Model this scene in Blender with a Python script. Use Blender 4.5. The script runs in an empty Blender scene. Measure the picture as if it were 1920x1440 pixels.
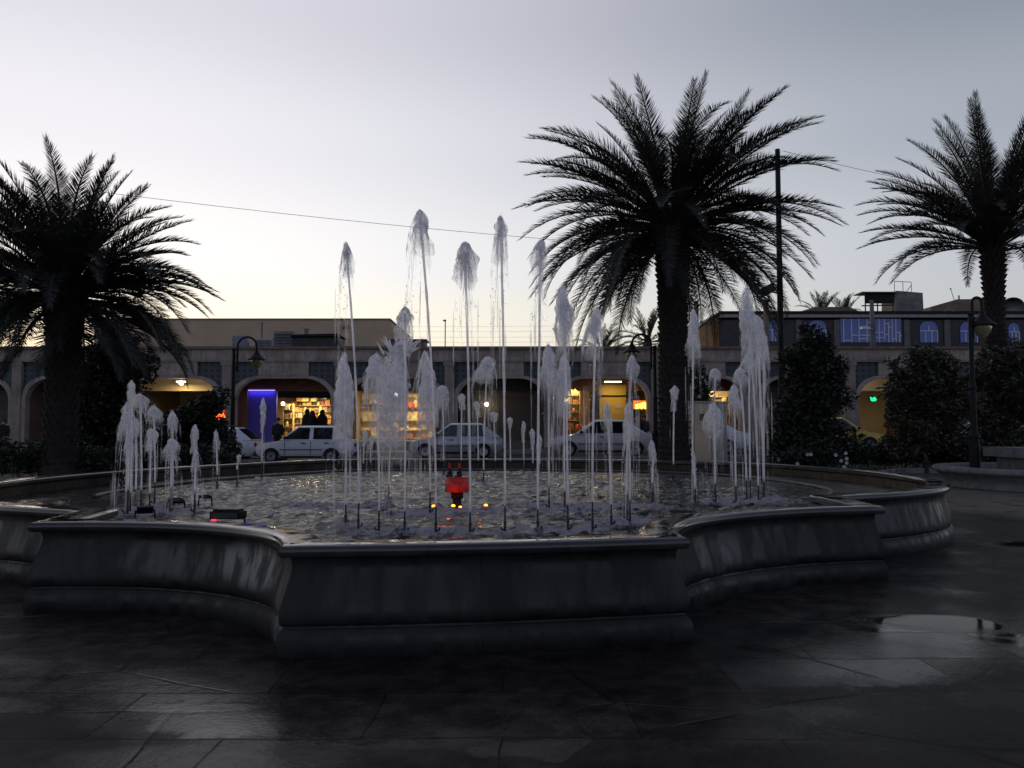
import bpy, bmesh, math, random
import numpy as np
from mathutils import Vector, Matrix, noise
R = math.radians
random.seed(7)
rnd = random.random
def U(a, b): return a + (b - a) * random.random()
scene = bpy.context.scene
COL = scene.collection

# ------------------------------------------------------------------ camera
F, CX, CY, CAMZ = 1500.0, 960.0, 720.0, 1.4
PITCH = math.atan(80 / F)
cam_d = bpy.data.cameras.new('camera')
cam_d.sensor_width = 36.0
cam_d.lens = F / 1920 * 36
cam_d.clip_start = 0.05
cam_d.clip_end = 2000
cam = bpy.data.objects.new('camera', cam_d)
cam.location = (0, 0, CAMZ)
cam.rotation_euler = (math.pi / 2 + PITCH, 0, 0)
COL.objects.link(cam)
scene.camera = cam
def P(px, py, Y):
    a = (px - CX) / F; b = -(py - CY) / F
    k = Y / (math.cos(PITCH) - b * math.sin(PITCH))
    return Vector((a * k, Y, CAMZ + (math.sin(PITCH) + b * math.cos(PITCH)) * k))
def PX(px, Y): return P(px, 800, Y).x
def PZ(py, Y): return P(960, py, Y).z

# ------------------------------------------------------------------ node helpers
class NT:
    def __init__(s, tree): s.t = tree; s.L = tree.links
    def new(s, typ, **kw):
        n = s.t.nodes.new(typ)
        for k, v in kw.items():
            if k.startswith('_'): setattr(n, k[1:], v)
        return n
    def set(s, n, key, v):
        if v is None: return
        if isinstance(v, bpy.types.NodeSocket): s.L.new(v, n.inputs[key])
        else: n.inputs[key].default_value = v
    def math(s, op, a, b=None, c=None, clamp=False):
        n = s.new('ShaderNodeMath', _operation=op, _use_clamp=clamp)
        for i, v in enumerate((a, b, c)):
            if v is not None: s.set(n, i, v)
        return n.outputs[0]
    def mapr(s, v, a, b, c=0.0, d=1.0, smooth=True):
        n = s.new('ShaderNodeMapRange', _interpolation_type='SMOOTHSTEP' if smooth else 'LINEAR')
        for i, x in enumerate((v, a, b, c, d)): s.set(n, i, x)
        return n.outputs[0]
    def noise(s, vec, scale, detail=4, rough=.55, dist=0.0):
        n = s.new('ShaderNodeTexNoise')
        s.set(n, 'Vector', vec); s.set(n, 'Scale', scale); s.set(n, 'Detail', detail)
        s.set(n, 'Roughness', rough); s.set(n, 'Distortion', dist)
        return n.outputs[0]
    def mapping(s, vec, loc=(0, 0, 0), rot=(0, 0, 0), sc=(1, 1, 1)):
        n = s.new('ShaderNodeMapping')
        s.set(n, 'Vector', vec); s.set(n, 'Location', loc); s.set(n, 'Rotation', rot); s.set(n, 'Scale', sc)
        return n.outputs[0]
    def mix(s, f, a, b, mode='MIX'):
        n = s.new('ShaderNodeMix', _data_type='RGBA', _blend_type=mode)
        s.set(n, 0, f); s.set(n, 6, a); s.set(n, 7, b)
        return n.outputs[2]
    def ramp(s, f, stops, interp='EASE'):
        n = s.new('ShaderNodeValToRGB')
        n.color_ramp.interpolation = interp
        e = n.color_ramp.elements
        e[0].position, e[0].color = stops[0][0], (*stops[0][1], 1)
        e[1].position, e[1].color = stops[-1][0], (*stops[-1][1], 1)
        for p, c in stops[1:-1]:
            x = e.new(p); x.color = (*c, 1)
        s.set(n, 0, f)
        return n.outputs[0]
    def bump(s, h, strength=.3, dist=.02):
        n = s.new('ShaderNodeBump')
        s.set(n, 'Height', h); s.set(n, 'Strength', strength); s.set(n, 'Distance', dist)
        return n.outputs[0]
def C4(c): return (c[0], c[1], c[2], 1)
def new_mat(name):
    m = bpy.data.materials.new(name); m.use_nodes = True
    t = m.node_tree
    for n in list(t.nodes): t.nodes.remove(n)
    nt = NT(t)
    out = nt.new('ShaderNodeOutputMaterial')
    return m, nt, out
MATS = {}
def mat(name, col, rough=.7, var=.25, vscale=3.0, bump=.15, bscale=18., metal=0., spec=.5, emit=None, es=0., stretch=(1, 1, 1), coat=0., trans=0.):
    if name in MATS: return MATS[name]
    m, nt, out = new_mat(name)
    p = nt.new('ShaderNodeBsdfPrincipled')
    tc = nt.new('ShaderNodeTexCoord').outputs['Object']
    v = nt.mapping(tc, sc=stretch)
    f = nt.noise(v, vscale, 6, .6)
    lo = tuple(x * (1 - var) for x in col); hi = tuple(min(1, x * (1 + var)) for x in col)
    c = nt.ramp(f, [(.3, lo), (.7, hi)], 'LINEAR')
    nt.set(p, 'Base Color', c)
    nt.set(p, 'Roughness', nt.mapr(nt.noise(v, vscale * 2.3, 4), .3, .7, max(0, rough - .1), min(1, rough + .1)))
    nt.set(p, 'Metallic', metal); nt.set(p, 'Specular IOR Level', spec)
    if coat: nt.set(p, 'Coat Weight', coat); nt.set(p, 'Coat Roughness', .05)
    if trans: nt.set(p, 'Transmission Weight', trans)
    if bump: nt.set(p, 'Normal', nt.bump(nt.noise(v, bscale, 5), bump, .02))
    if emit: nt.set(p, 'Emission Color', C4(emit)); nt.set(p, 'Emission Strength', es)
    nt.L.new(p.outputs[0], out.inputs[0])
    MATS[name] = m
    return m

# ------------------------------------------------------------------ mesh builder
class MB:
    def __init__(s): s.v = []; s.f = []; s.mi = []; s.m = 0
    def add(s, vs, fs):
        o = len(s.v); s.v.extend([tuple(x) for x in vs])
        for f in fs: s.f.append(tuple(i + o for i in f)); s.mi.append(s.m)
        return s
    def box(s, x0, x1, y0, y1, z0, z1, M=None):
        vs = [Vector(p) for p in ((x0, y0, z0), (x1, y0, z0), (x1, y1, z0), (x0, y1, z0), (x0, y0, z1), (x1, y0, z1), (x1, y1, z1), (x0, y1, z1))]
        if M: vs = [M @ q for q in vs]
        return s.add(vs, [(0, 3, 2, 1), (4, 5, 6, 7), (0, 1, 5, 4), (1, 2, 6, 5), (2, 3, 7, 6), (3, 0, 4, 7)])
    def tube(s, pts, rad, n=6, caps=True):
        pts = [Vector(p) for p in pts]
        if not isinstance(rad, (list, tuple)): rad = [rad] * len(pts)
        vs = []; a = None
        for i, p in enumerate(pts):
            d = (pts[min(i + 1, len(pts) - 1)] - pts[max(i - 1, 0)])
            d = d.normalized() if d.length > 1e-9 else Vector((0, 0, 1))
            if a is None: a = d.orthogonal().normalized()
            a = (a - d * a.dot(d)); a = a.normalized() if a.length > 1e-6 else d.orthogonal().normalized()
            b = d.cross(a)
            for k in range(n):
                t = 2 * math.pi * k / n
                vs.append(p + (a * math.cos(t) + b * math.sin(t)) * rad[i])
        fs = []
        for i in range(len(pts) - 1):
            for k in range(n):
                k2 = (k + 1) % n
                fs.append((i * n + k, i * n + k2, (i + 1) * n + k2, (i + 1) * n + k))
        if caps:
            fs.append(tuple(reversed(range(n)))); fs.append(tuple((len(pts) - 1) * n + k for k in range(n)))
        return s.add(vs, fs)
    def lathe(s, prof, c=(0, 0, 0), n=20, axis='z', sx=1, sy=1):
        vs = []; fs = []
        for r, z in prof:
            for k in range(n):
                t = 2 * math.pi * k / n
                p = (r * math.cos(t) * sx, r * math.sin(t) * sy, z)
                if axis == 'y': p = (p[0], p[2], p[1])
                if axis == 'x': p = (p[2], p[0], p[1])
                vs.append((p[0] + c[0], p[1] + c[1], p[2] + c[2]))
        for i in range(len(prof) - 1):
            for k in range(n):
                k2 = (k + 1) % n
                fs.append((i * n + k, i * n + k2, (i + 1) * n + k2, (i + 1) * n + k))
        fs.append(tuple(reversed(range(n)))); fs.append(tuple((len(prof) - 1) * n + k for k in range(n)))
        return s.add(vs, fs)
    def prism(s, poly, y0, y1):            # polygon in x,z extruded along y
        n = len(poly)
        vs = [(x, y0, z) for x, z in poly] + [(x, y1, z) for x, z in poly]
        fs = [tuple(range(n)), tuple(reversed(range(n, 2 * n)))]
        for i in range(n):
            j = (i + 1) % n
            fs.append((i, i + n, j + n, j))
        return s.add(vs, fs)
    def blob(s, c, r, sc=(1, 1, 1), seed=0, amp=.3, n=7, m=10, freq=2.):
        vs = []; fs = []
        for i in range(n + 1):
            ph = math.pi * i / n
            for k in range(m):
                t = 2 * math.pi * k / m
                d = Vector((math.sin(ph) * math.cos(t), math.sin(ph) * math.sin(t), math.cos(ph)))
                rr = r * (1 + amp * noise.noise(d * freq + Vector((seed * 3.1, seed * 1.7, seed))))
                vs.append((c[0] + d.x * rr * sc[0], c[1] + d.y * rr * sc[1], c[2] + d.z * rr * sc[2]))
        for i in range(n):
            for k in range(m):
                k2 = (k + 1) % m
                fs.append((i * m + k, (i + 1) * m + k, (i + 1) * m + k2, i * m + k2))
        return s.add(vs, fs)
    def build(s, name, mats, parent=None, smooth=False, loc=None, attr=None):
        me = bpy.data.meshes.new(name)
        me.from_pydata(s.v, [], s.f)
        if not isinstance(mats, (list, tuple)): mats = [mats]
        for m in mats: me.materials.append(m)
        if len(mats) > 1: me.polygons.foreach_set('material_index', s.mi)
        if smooth: me.polygons.foreach_set('use_smooth', [True] * len(me.polygons))
        if attr:
            for an, vals in attr.items():
                a = me.attributes.new(an, 'FLOAT', 'POINT'); a.data.foreach_set('value', vals)
        me.update()
        o = bpy.data.objects.new(name, me); COL.objects.link(o)
        if parent is not None: o.parent = parent
        if loc is not None: o.location = loc
        return o
def tag(o, label=None, cat=None, group=None, kind=None):
    if label: o['label'] = label
    if cat: o['category'] = cat
    if group: o['group'] = group
    if kind: o['kind'] = kind
    return o
def thing(name, label, cat, loc=(0, 0, 0), rz=0, group=None):
    o = bpy.data.objects.new(name, None); COL.objects.link(o)
    o.location = loc; o.rotation_euler = (0, 0, rz); o.empty_display_size = .2
    return tag(o, label, cat, group)
def dup(root, loc, rz, label, group=None):
    r = root.copy(); COL.objects.link(r); r.location = loc; r.rotation_euler = (0, 0, rz); r['label'] = label
    if group: r['group'] = group
    for ch in list(root.children):
        c = ch.copy(); COL.objects.link(c); c.parent = r
        for g in list(ch.children):
            d = g.copy(); COL.objects.link(d); d.parent = c
    return r
def struct(o): o['kind'] = 'structure'; return o

# ------------------------------------------------------------------ sky and light
GLOW = R(-30)
w = bpy.data.worlds.new('World'); scene.world = w; w.use_nodes = True
for n in list(w.node_tree.nodes): w.node_tree.nodes.remove(n)
nt = NT(w.node_tree)
out = nt.new('ShaderNodeOutputWorld')
tc = nt.new('ShaderNodeTexCoord').outputs['Generated']
sep = nt.new('ShaderNodeSeparateXYZ'); nt.set(sep, 0, tc)
x, y, z = sep.outputs
h = nt.math('SQRT', nt.math('ADD', nt.math('MULTIPLY', x, x), nt.math('ADD', nt.math('MULTIPLY', y, y), 1e-6)))
dot = nt.math('DIVIDE', nt.math('ADD', nt.math('MULTIPLY', x, math.sin(GLOW)), nt.math('MULTIPLY', y, math.cos(GLOW))), h)
zz = nt.math('MAXIMUM', z, 0.0)
warm = nt.ramp(zz, [(0, (1.18, .95, .46)), (.06, (1.16, 1.0, .66)), (.13, (1.10, 1.03, .88)), (.20, (1.0, .985, .985)), (.33, (.86, .85, .91)), (.46, (.71, .695, .77)), (.70, (.56, .56, .64)), (1, (.26, .27, .34))])
cool = nt.ramp(zz, [(0, (.56, .55, .48)), (.08, (.52, .54, .53)), (.2, (.50, .525, .585)), (.33, (.36, .395, .46)), (.46, (.235, .27, .335)), (.70, (.18, .20, .26)), (1, (.16, .17, .23))])
skyc = nt.mix(nt.math('POWER', nt.mapr(dot, .38, 1.0, smooth=False), 2.0), cool, warm)
back = nt.mapr(dot, .45, -.40, 1.0, .78)
skyc = nt.mix(1.0, skyc, nt.mix(nt.mapr(dot, .35, -.45), (1, 1, 1, 1), (.90, .96, 1.18, 1)), 'MULTIPLY')
vm = nt.new('ShaderNodeVectorMath', _operation='SCALE'); nt.set(vm, 0, skyc); nt.set(vm, 'Scale', back)
nish = nt.new('ShaderNodeTexSky', _sky_type='NISHITA', _sun_disc=False, _sun_elevation=R(1.0), _sun_rotation=GLOW, _air_density=1.0, _dust_density=1.0)
bg = nt.new('ShaderNodeBackground'); nt.set(bg, 0, vm.outputs[0]); nt.set(bg, 1, 1.0)
bg2 = nt.new('ShaderNodeBackground'); nt.set(bg2, 0, nish.outputs[0]); nt.set(bg2, 1, 0.02)
ad = nt.new('ShaderNodeAddShader'); nt.L.new(bg.outputs[0], ad.inputs[0]); nt.L.new(bg2.outputs[0], ad.inputs[1])
nt.L.new(ad.outputs[0], out.inputs[0])
sd = bpy.data.lights.new('sun', 'SUN'); sd.energy = 0.12; sd.angle = R(12); sd.color = (1, .86, .68)
so = bpy.data.objects.new('sun', sd); COL.objects.link(so)
el = R(3.0)
dirv = Vector((math.sin(GLOW) * math.cos(el), math.cos(GLOW) * math.cos(el), math.sin(el)))
so.rotation_euler = dirv.to_track_quat('Z', 'Y').to_euler()
so.location = (0, 0, 30)
scene.view_settings.view_transform = 'Standard'
scene.view_settings.look = 'None'
scene.view_settings.exposure = 0
scene.view_settings.gamma = 1
scene.cycles.transparent_max_bounces = 40
scene.cycles.max_bounces = 8
scene.cycles.sample_clamp_indirect = 4

# ------------------------------------------------------------------ materials
def stone_mat(name, col, wet=.3, streak=True, stain=.5, span=.42, pale_streaks=None, joint=0, gloss=0):
    m, nt, out = new_mat(name)
    p = nt.new('ShaderNodeBsdfPrincipled')
    geo = nt.new('ShaderNodeNewGeometry')
    pos = geo.outputs['Position']
    n1 = nt.noise(pos, 1.3, 7, .62)
    n2 = nt.noise(pos, 9, 6, .65)
    st = nt.noise(nt.mapping(pos, sc=(5, 5, .45)), 1.6, 5, .6)
    base = nt.ramp(n1, [(.28, tuple(c * .55 for c in col)), (.5, col), (.75, tuple(c * 1.35 for c in col))], 'LINEAR')
    base = nt.mix(nt.mapr(n2, .42, .75, 0, .5), base, C4(tuple(c * .45 for c in col)))
    f = nt.mapr(st, .42, .64)
    if streak: base = nt.mix(nt.math('MULTIPLY', f, stain), base, C4((col[0] * .3, col[1] * .29, col[2] * .26)))
    if pale_streaks:                                # pale vertical streaks painted into the base colour inside soft ellipsoid patches
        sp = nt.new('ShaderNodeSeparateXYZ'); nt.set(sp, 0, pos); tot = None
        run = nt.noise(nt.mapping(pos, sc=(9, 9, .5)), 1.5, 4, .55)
        for lx, ly, lz, rx, ry, rz, s in pale_streaks:
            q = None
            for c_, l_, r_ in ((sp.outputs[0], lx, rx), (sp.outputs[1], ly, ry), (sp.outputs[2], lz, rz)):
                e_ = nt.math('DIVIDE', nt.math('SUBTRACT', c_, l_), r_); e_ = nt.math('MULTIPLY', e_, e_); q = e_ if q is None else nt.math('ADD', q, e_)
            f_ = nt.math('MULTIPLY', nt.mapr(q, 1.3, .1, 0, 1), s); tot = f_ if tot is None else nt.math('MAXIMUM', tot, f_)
        pale_m = nt.math('MULTIPLY', tot, nt.mapr(run, .40, .58, .12, 1.0))
        base = nt.mix(pale_m, base, (.42, .40, .385, 1))
    jm = 0.0
    if joint:
        rn = nt.new('ShaderNodeAttribute', _attribute_name='run').outputs['Fac']
        jm = nt.mapr(nt.math('PINGPONG', rn, joint), .0, .008, 1, 0)
        blk = nt.new('ShaderNodeTexWhiteNoise', _noise_dimensions='1D'); nt.set(blk, 'W', nt.math('FLOOR', nt.math('DIVIDE', rn, joint * 2)))
        base = nt.mix(1.0, base, nt.mix(blk.outputs[0], (.72, .72, .74, 1), (1.3, 1.28, 1.25, 1)), 'MULTIPLY')
        base = nt.mix(nt.math('MULTIPLY', jm, .8), base, (.004, .004, .004, 1))
    nt.set(p, 'Specular IOR Level', .65 if gloss else .3)
    nt.set(p, 'Base Color', base)
    nt.set(p, 'Roughness', nt.mapr(nt.noise(nt.mapping(pos, sc=(4, 4, .5)), 1.4, 5), .40, .58, wet, min(1, wet + span)))
    hgt = nt.math('ADD', nt.math('MULTIPLY', n2, .5), nt.math('MULTIPLY', nt.noise(pos, 60, 3), .25))
    if joint: hgt = nt.math('SUBTRACT', hgt, nt.math('MULTIPLY', jm, .8))
    nt.set(p, 'Normal', nt.bump(hgt, .08 if gloss else .35, .012))
    nt.L.new(p.outputs[0], out.inputs[0])
    MATS[name] = m
    return m
M_fwall = stone_mat('fountain_stone', (.021, .0205, .022), .26, span=.3, stain=.4, joint=.62, pale_streaks=((-1.82, 5.75, .42, .42, .5, .17, .75), (-2.5, 6.05, .40, .6, .35, .14, .22), (-1.50, 5.2, .25, .12, .4, .3, .25), (1.75, 6.55, .35, .35, .4, .17, .16)))
M_fcop = stone_mat('coping_stone', (.030, .029, .030), .05, stain=.3, span=.16, joint=.45, gloss=1)
M_planter = stone_mat('planter_stone', (.16, .165, .175), .5, stain=.3)
M_facade = stone_mat('facade_stone', (.37, .31, .275), .75, stain=.3)
M_trim = mat('dark_trim', (.16, .12, .10), .7)
M_pil = stone_mat('pilaster_stone', (.30, .25, .22), .75, stain=.25)
M_tan = mat('tan_render', (.44, .34, .25), .85, .12, .5, .1)
M_black = mat('black_metal', (.010, .010, .012), .55, .3, 8, .1, spec=.2)
M_grey = mat('grey_steel', (.045, .045, .05), .5, .3, 4, .1, metal=.3)
M_dark = mat('dark_cladding', (.030, .028, .034), .6, .3, 1.5, .1)
M_brown = mat('brown_board', (.20, .085, .045), .6, .3, 2, .1)
M_orange = mat('orange_render', (.34, .17, .07), .8, .2, 2)
M_whitep = mat('white_paint', (.66, .67, .73), .3, .04, 2, 0, coat=.6)
M_yellowp = mat('taxi_yellow_paint', (.55, .36, .02), .3, .05, 2, 0, coat=.6)
M_glass = mat('car_glass', (.01, .012, .016), .06, .1, 2, 0, spec=.8)
M_rubber = mat('tyre_rubber', (.012, .012, .012), .8, .2, 8, .1)
M_rim = mat('wheel_rim', (.32, .32, .34), .35, .1, 8, 0, metal=.6)
M_lampglass = mat('lamp_glass', (.26, .24, .12), .2, .1, 5, 0, trans=.35)
M_wood = mat('shelf_board', (.50, .36, .16), .6, .2, 3)
M_plaster = mat('shop_plaster', (.62, .50, .30), .85, .1, 1.)
M_skin = mat('skin', (.42, .26, .19), .6, .1, 4, 0)
M_cloth = mat('black_cloth', (.012, .012, .014), .9, .3, 6, .1)
M_hair = mat('dark_hair', (.015, .012, .01), .6, .3, 20, .2)
M_blueglass = mat('blue_window_glass', (.035, .09, .42), .15, .25, .8, 0, spec=.7)
M_whiteframe = mat('window_frame_white', (.55, .57, .66), .5, .1, 5, 0)
M_brickbrown = mat('brown_brick', (.36, .20, .10), .85, .25, 2, .3, 9)
M_concrete = mat('rough_concrete', (.17, .16, .16), .9, .4, 1.6, .4, 8)
M_roofbrown = mat('brown_roofing', (.20, .14, .11), .85, .25, 1.2)
def emat(name, col, s, var=.0):
    m, nt, out = new_mat(name)
    e = nt.new('ShaderNodeEmission')
    if var:
        tcx = nt.new('ShaderNodeTexCoord').outputs['Object']
        nt.set(e, 0, nt.ramp(nt.noise(tcx, 12, 3), [(.35, tuple(c * (1 - var) for c in col)), (.65, col)], 'LINEAR'))
    else: nt.set(e, 0, C4(col))
    nt.set(e, 1, s); nt.L.new(e.outputs[0], out.inputs[0]); MATS[name] = m
    return m
E_warm = emat('lit_tube_warm', (1, .80, .42), 9)
E_bulb = emat('lit_bulb', (1, .90, .68), 14)
E_neon = emat('blue_neon', (.18, .14, 1), 3.2)
E_red = emat('red_sign_light', (1, .10, .02), 5.0)
E_orange = emat('orange_sign_light', (1, .40, .03), 3.2)
E_yellow = emat('yellow_sign_light', (1, .72, .10), 3.0)
E_green = emat('green_sign_light', (.02, .8, .30), 1.6)
E_tail = emat('tail_light_glow', (1, .03, .05), 2.5)
E_pool = emat('underwater_lamp_glow', (1, .20, .02), 9)

def leaf_mat(name, col, var=.5):
    m, nt, out = new_mat(name)
    p = nt.new('ShaderNodeBsdfPrincipled')
    geo = nt.new('ShaderNodeNewGeometry')
    f = nt.noise(geo.outputs['Position'], 2.2, 4, .6)
    c = nt.ramp(f, [(.3, tuple(x * (1 - var) for x in col)), (.7, tuple(x * (1 + var) for x in col))], 'LINEAR')
    nt.set(p, 'Base Color', c); nt.set(p, 'Roughness', .5)
    t = nt.new('ShaderNodeBsdfTranslucent'); nt.set(t, 0, c)
    mx = nt.new('ShaderNodeMixShader'); nt.set(mx, 0, .12)
    nt.L.new(p.outputs[0], mx.inputs[1]); nt.L.new(t.outputs[0], mx.inputs[2]); nt.L.new(mx.outputs[0], out.inputs[0])
    MATS[name] = m
    return m
L_palm = leaf_mat('palm_leaf', (.022, .023, .018))
L_dry = leaf_mat('dry_palm_leaf', (.034, .028, .022))
L_dark = leaf_mat('dark_shrub_leaf', (.016, .020, .013))
L_olive = leaf_mat('olive_leaf', (.040, .043, .024))
L_hedge = leaf_mat('hedge_leaf', (.026, .032, .018))
L_flower = mat('white_petal', (.62, .58, .60), .7, .1, 5, 0)
M_bark = mat('palm_bark', (.026, .020, .018), .9, .4, 6, .5, 20)
M_twig = mat('shrub_bark', (.04, .032, .026), .9, .4, 8, .3)

# water spray
def spray_mat(name, amin, amax, streak, refr=0., lo=.40, hi=.58):
    m, nt, out = new_mat(name)
    pos = nt.new('ShaderNodeNewGeometry').outputs['Position']
    d = nt.new('ShaderNodeAttribute', _attribute_name='spray').outputs['Fac']
    n1 = nt.noise(nt.mapping(pos, sc=(1, 1, streak)), 15, 5, .6, .5)
    n2 = nt.noise(nt.mapping(pos, sc=(1, 1, streak * 1.3)), 60, 3, .65)
    a = nt.math('ADD', nt.math('MULTIPLY', n1, .85), nt.math('MULTIPLY', n2, .15))
    a = nt.mapr(a, lo, hi, amin, amax)
    a = nt.math('MULTIPLY', a, d, clamp=True)
    df = nt.new('ShaderNodeBsdfDiffuse'); nt.set(df, 0, (.84, .83, .86, 1))
    tl = nt.new('ShaderNodeBsdfTranslucent'); nt.set(tl, 0, (.99, .98, 1.0, 1))
    gl = nt.new('ShaderNodeBsdfGlossy'); nt.set(gl, 0, (.95, .94, 1, 1)); nt.set(gl, 1, .12)
    rf = nt.new('ShaderNodeBsdfRefraction'); nt.set(rf, 0, (.96, .95, 1, 1)); nt.set(rf, 1, .10); nt.set(rf, 2, 1.2)
    bmp = nt.bump(nt.math('ADD', n1, nt.math('MULTIPLY', n2, .5)), .35, .03)
    for q in (df, tl, gl, rf): nt.set(q, 'Normal', bmp)
    m1 = nt.new('ShaderNodeMixShader'); nt.set(m1, 0, .80); nt.L.new(df.outputs[0], m1.inputs[1]); nt.L.new(tl.outputs[0], m1.inputs[2])
    m2 = nt.new('ShaderNodeMixShader'); nt.set(m2, 0, .16); nt.L.new(m1.outputs[0], m2.inputs[1]); nt.L.new(gl.outputs[0], m2.inputs[2])
    last = m2
    if refr:
        m4 = nt.new('ShaderNodeMixShader'); nt.set(m4, 0, refr); nt.L.new(m2.outputs[0], m4.inputs[1]); nt.L.new(rf.outputs[0], m4.inputs[2]); last = m4
    tr = nt.new('ShaderNodeBsdfTransparent')
    m3 = nt.new('ShaderNodeMixShader'); nt.set(m3, 0, a); nt.L.new(tr.outputs[0], m3.inputs[1]); nt.L.new(last.outputs[0], m3.inputs[2])
    nt.L.new(m3.outputs[0], out.inputs[0])
    MATS[name] = m
    return m
W_veil = spray_mat('water_veil', .0, .95, .20, .08, .43, .60)
W_head = spray_mat('water_foam', .16, 1.0, .45, .10, .38, .54)
W_stream = spray_mat('water_stream', .5, 1.0, .12, .1, .36, .56)
# ------------------------------------------------------------------ basin outline (plan, metres)
def catmull(pts, step=.14):
    pts = [Vector(p) for p in pts]; o = []
    q = [pts[0] * 2 - pts[1]] + pts + [pts[-1] * 2 - pts[-2]]
    for i in range(1, len(q) - 2):
        p0, p1, p2, p3 = q[i - 1:i + 3]
        n = max(2, int((p2 - p1).length / step))
        for k in range(n):
            t = k / n
            o.append(.5 * ((2 * p1) + (p2 - p0) * t + (2 * p0 - 5 * p1 + 4 * p2 - p3) * t * t + (3 * p1 - p0 - 3 * p2 + p3) * t ** 3))
    o.append(pts[-1])
    return o
YAW = R(9.0)
tv = Vector((math.cos(YAW), math.sin(YAW))); nv = Vector((-math.sin(YAW), math.cos(YAW)))
A0 = Vector((-1.42, 4.92)); A1 = Vector((1.17, 5.30))
def arc(p, q, n=22):                     # leaves p straight backwards, sweeps outwards to q
    d = q - p; a = d.dot(tv); b = d.dot(nv)
    return [p + tv * (a * (1 - math.cos(math.pi / 2 * k / n))) + nv * (b * math.sin(math.pi / 2 * k / n)) for k in range(n + 1)]
CR = Vector((3.42, 7.38)); CL = Vector((-3.68, 6.13)); RR = Vector((3.46, 8.45)); RL = Vector((-3.78, 7.0))
panel = [A0 + (A1 - A0) * (k / 16) - nv * (.06 * math.sin(math.pi * k / 16)) for k in range(17)]
lobes = catmull([RR, (4.5, 9.0), (5.3, 9.75), (5.95, 11.1), (6.1, 12.6), (5.85, 14.2), (5.1, 16.1), (3.4, 17.5), (1.2, 18.2), (-1.5, 18.4), (-3.9, 18.1), (-5.3, 16.5), (-6.6, 13.8), (-7.0, 11.6), (-6.8, 9.9), (-6.0, 8.4), (-4.9, 7.5), RL])
def lin(a, b, n=8): return [a + (b - a) * (k / n) for k in range(n + 1)]
OUT = []
for piece in (panel, arc(A1, CR), lin(CR, RR), lobes, lin(RL, CL), list(reversed(arc(A0, CL)))):
    OUT += piece[:-1]
def offset(poly, d):                     # d > 0 outwards
    n = len(poly); o = []
    for i in range(n):
        a, b, c = poly[i - 1], poly[i], poly[(i + 1) % n]
        e1 = (b - a).normalized(); e2 = (c - b).normalized()
        n1 = Vector((e1.y, -e1.x)); n2 = Vector((e2.y, -e2.x))
        m = n1 + n2
        m = m.normalized() if m.length > 1e-4 else n1
        k = max(.45, m.dot(n1))
        o.append(b + m * (d / k))
    return o
def inside(poly, x, y):
    r = False; n = len(poly); j = n - 1
    for i in range(n):
        xi, yi = poly[i]; xj, yj = poly[j]
        if (yi > y) != (yj > y) and x < (xj - xi) * (y - yi) / (yj - yi) + xi: r = not r
        j = i
    return r
def loft(mb, prof):                      # prof: (outward offset, z) swept round the outline
    n = len(OUT); vs = []; fs = []
    for d, zq in prof: vs += [(p.x, p.y, zq) for p in offset(OUT, d)]
    for i in range(len(prof) - 1):
        for k in range(n):
            k2 = (k + 1) % n
            fs.append((i * n + k, i * n + k2, (i + 1) * n + k2, (i + 1) * n + k))
    mb.add(vs, fs)
    r = [0.0]
    for k in range(1, n): r.append(r[-1] + (OUT[k] - OUT[k - 1]).length)
    mb.run = {'run': r * len(prof)}
def edge_split_smooth(o, ang=32):
    me = o.data
    me.polygons.foreach_set('use_smooth', [True] * len(me.polygons))
    bm = bmesh.new(); bm.from_mesh(me)
    bmesh.ops.recalc_face_normals(bm, faces=bm.faces)
    for e in bm.edges:
        e.smooth = not (len(e.link_faces) == 2 and e.calc_face_angle(0) > R(ang))
    bm.to_mesh(me); bm.free()

basin = thing('fountain_basin', 'large grey stone fountain basin with curved lobed wall, wet rounded coping, holding the water jets', 'fountain', (0, 0, 0))
mb = MB()
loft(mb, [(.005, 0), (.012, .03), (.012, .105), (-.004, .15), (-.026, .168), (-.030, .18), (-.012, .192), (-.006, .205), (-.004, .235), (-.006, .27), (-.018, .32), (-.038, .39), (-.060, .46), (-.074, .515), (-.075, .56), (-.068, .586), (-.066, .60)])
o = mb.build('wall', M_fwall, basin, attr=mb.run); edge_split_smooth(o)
mb = MB()
loft(mb, [(-.28, -.12), (-.27, .35), (-.27, .590)])
o = mb.build('inner_wall', stone_mat('inner_basin_stone', (.05, .036, .025), .3), basin); edge_split_smooth(o)
mb = MB()
loft(mb, [(-.075, .597), (-.02, .597), (-.006, .604), (.0, .62), (.0, .645), (-.006, .66), (-.022, .670), (-.06, .674), (-.24, .672), (-.27, .667), (-.285, .652), (-.285, .61), (-.265, .60)])
o = mb.build('coping', M_fcop, basin, attr=mb.run); edge_split_smooth(o, 40)

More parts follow.
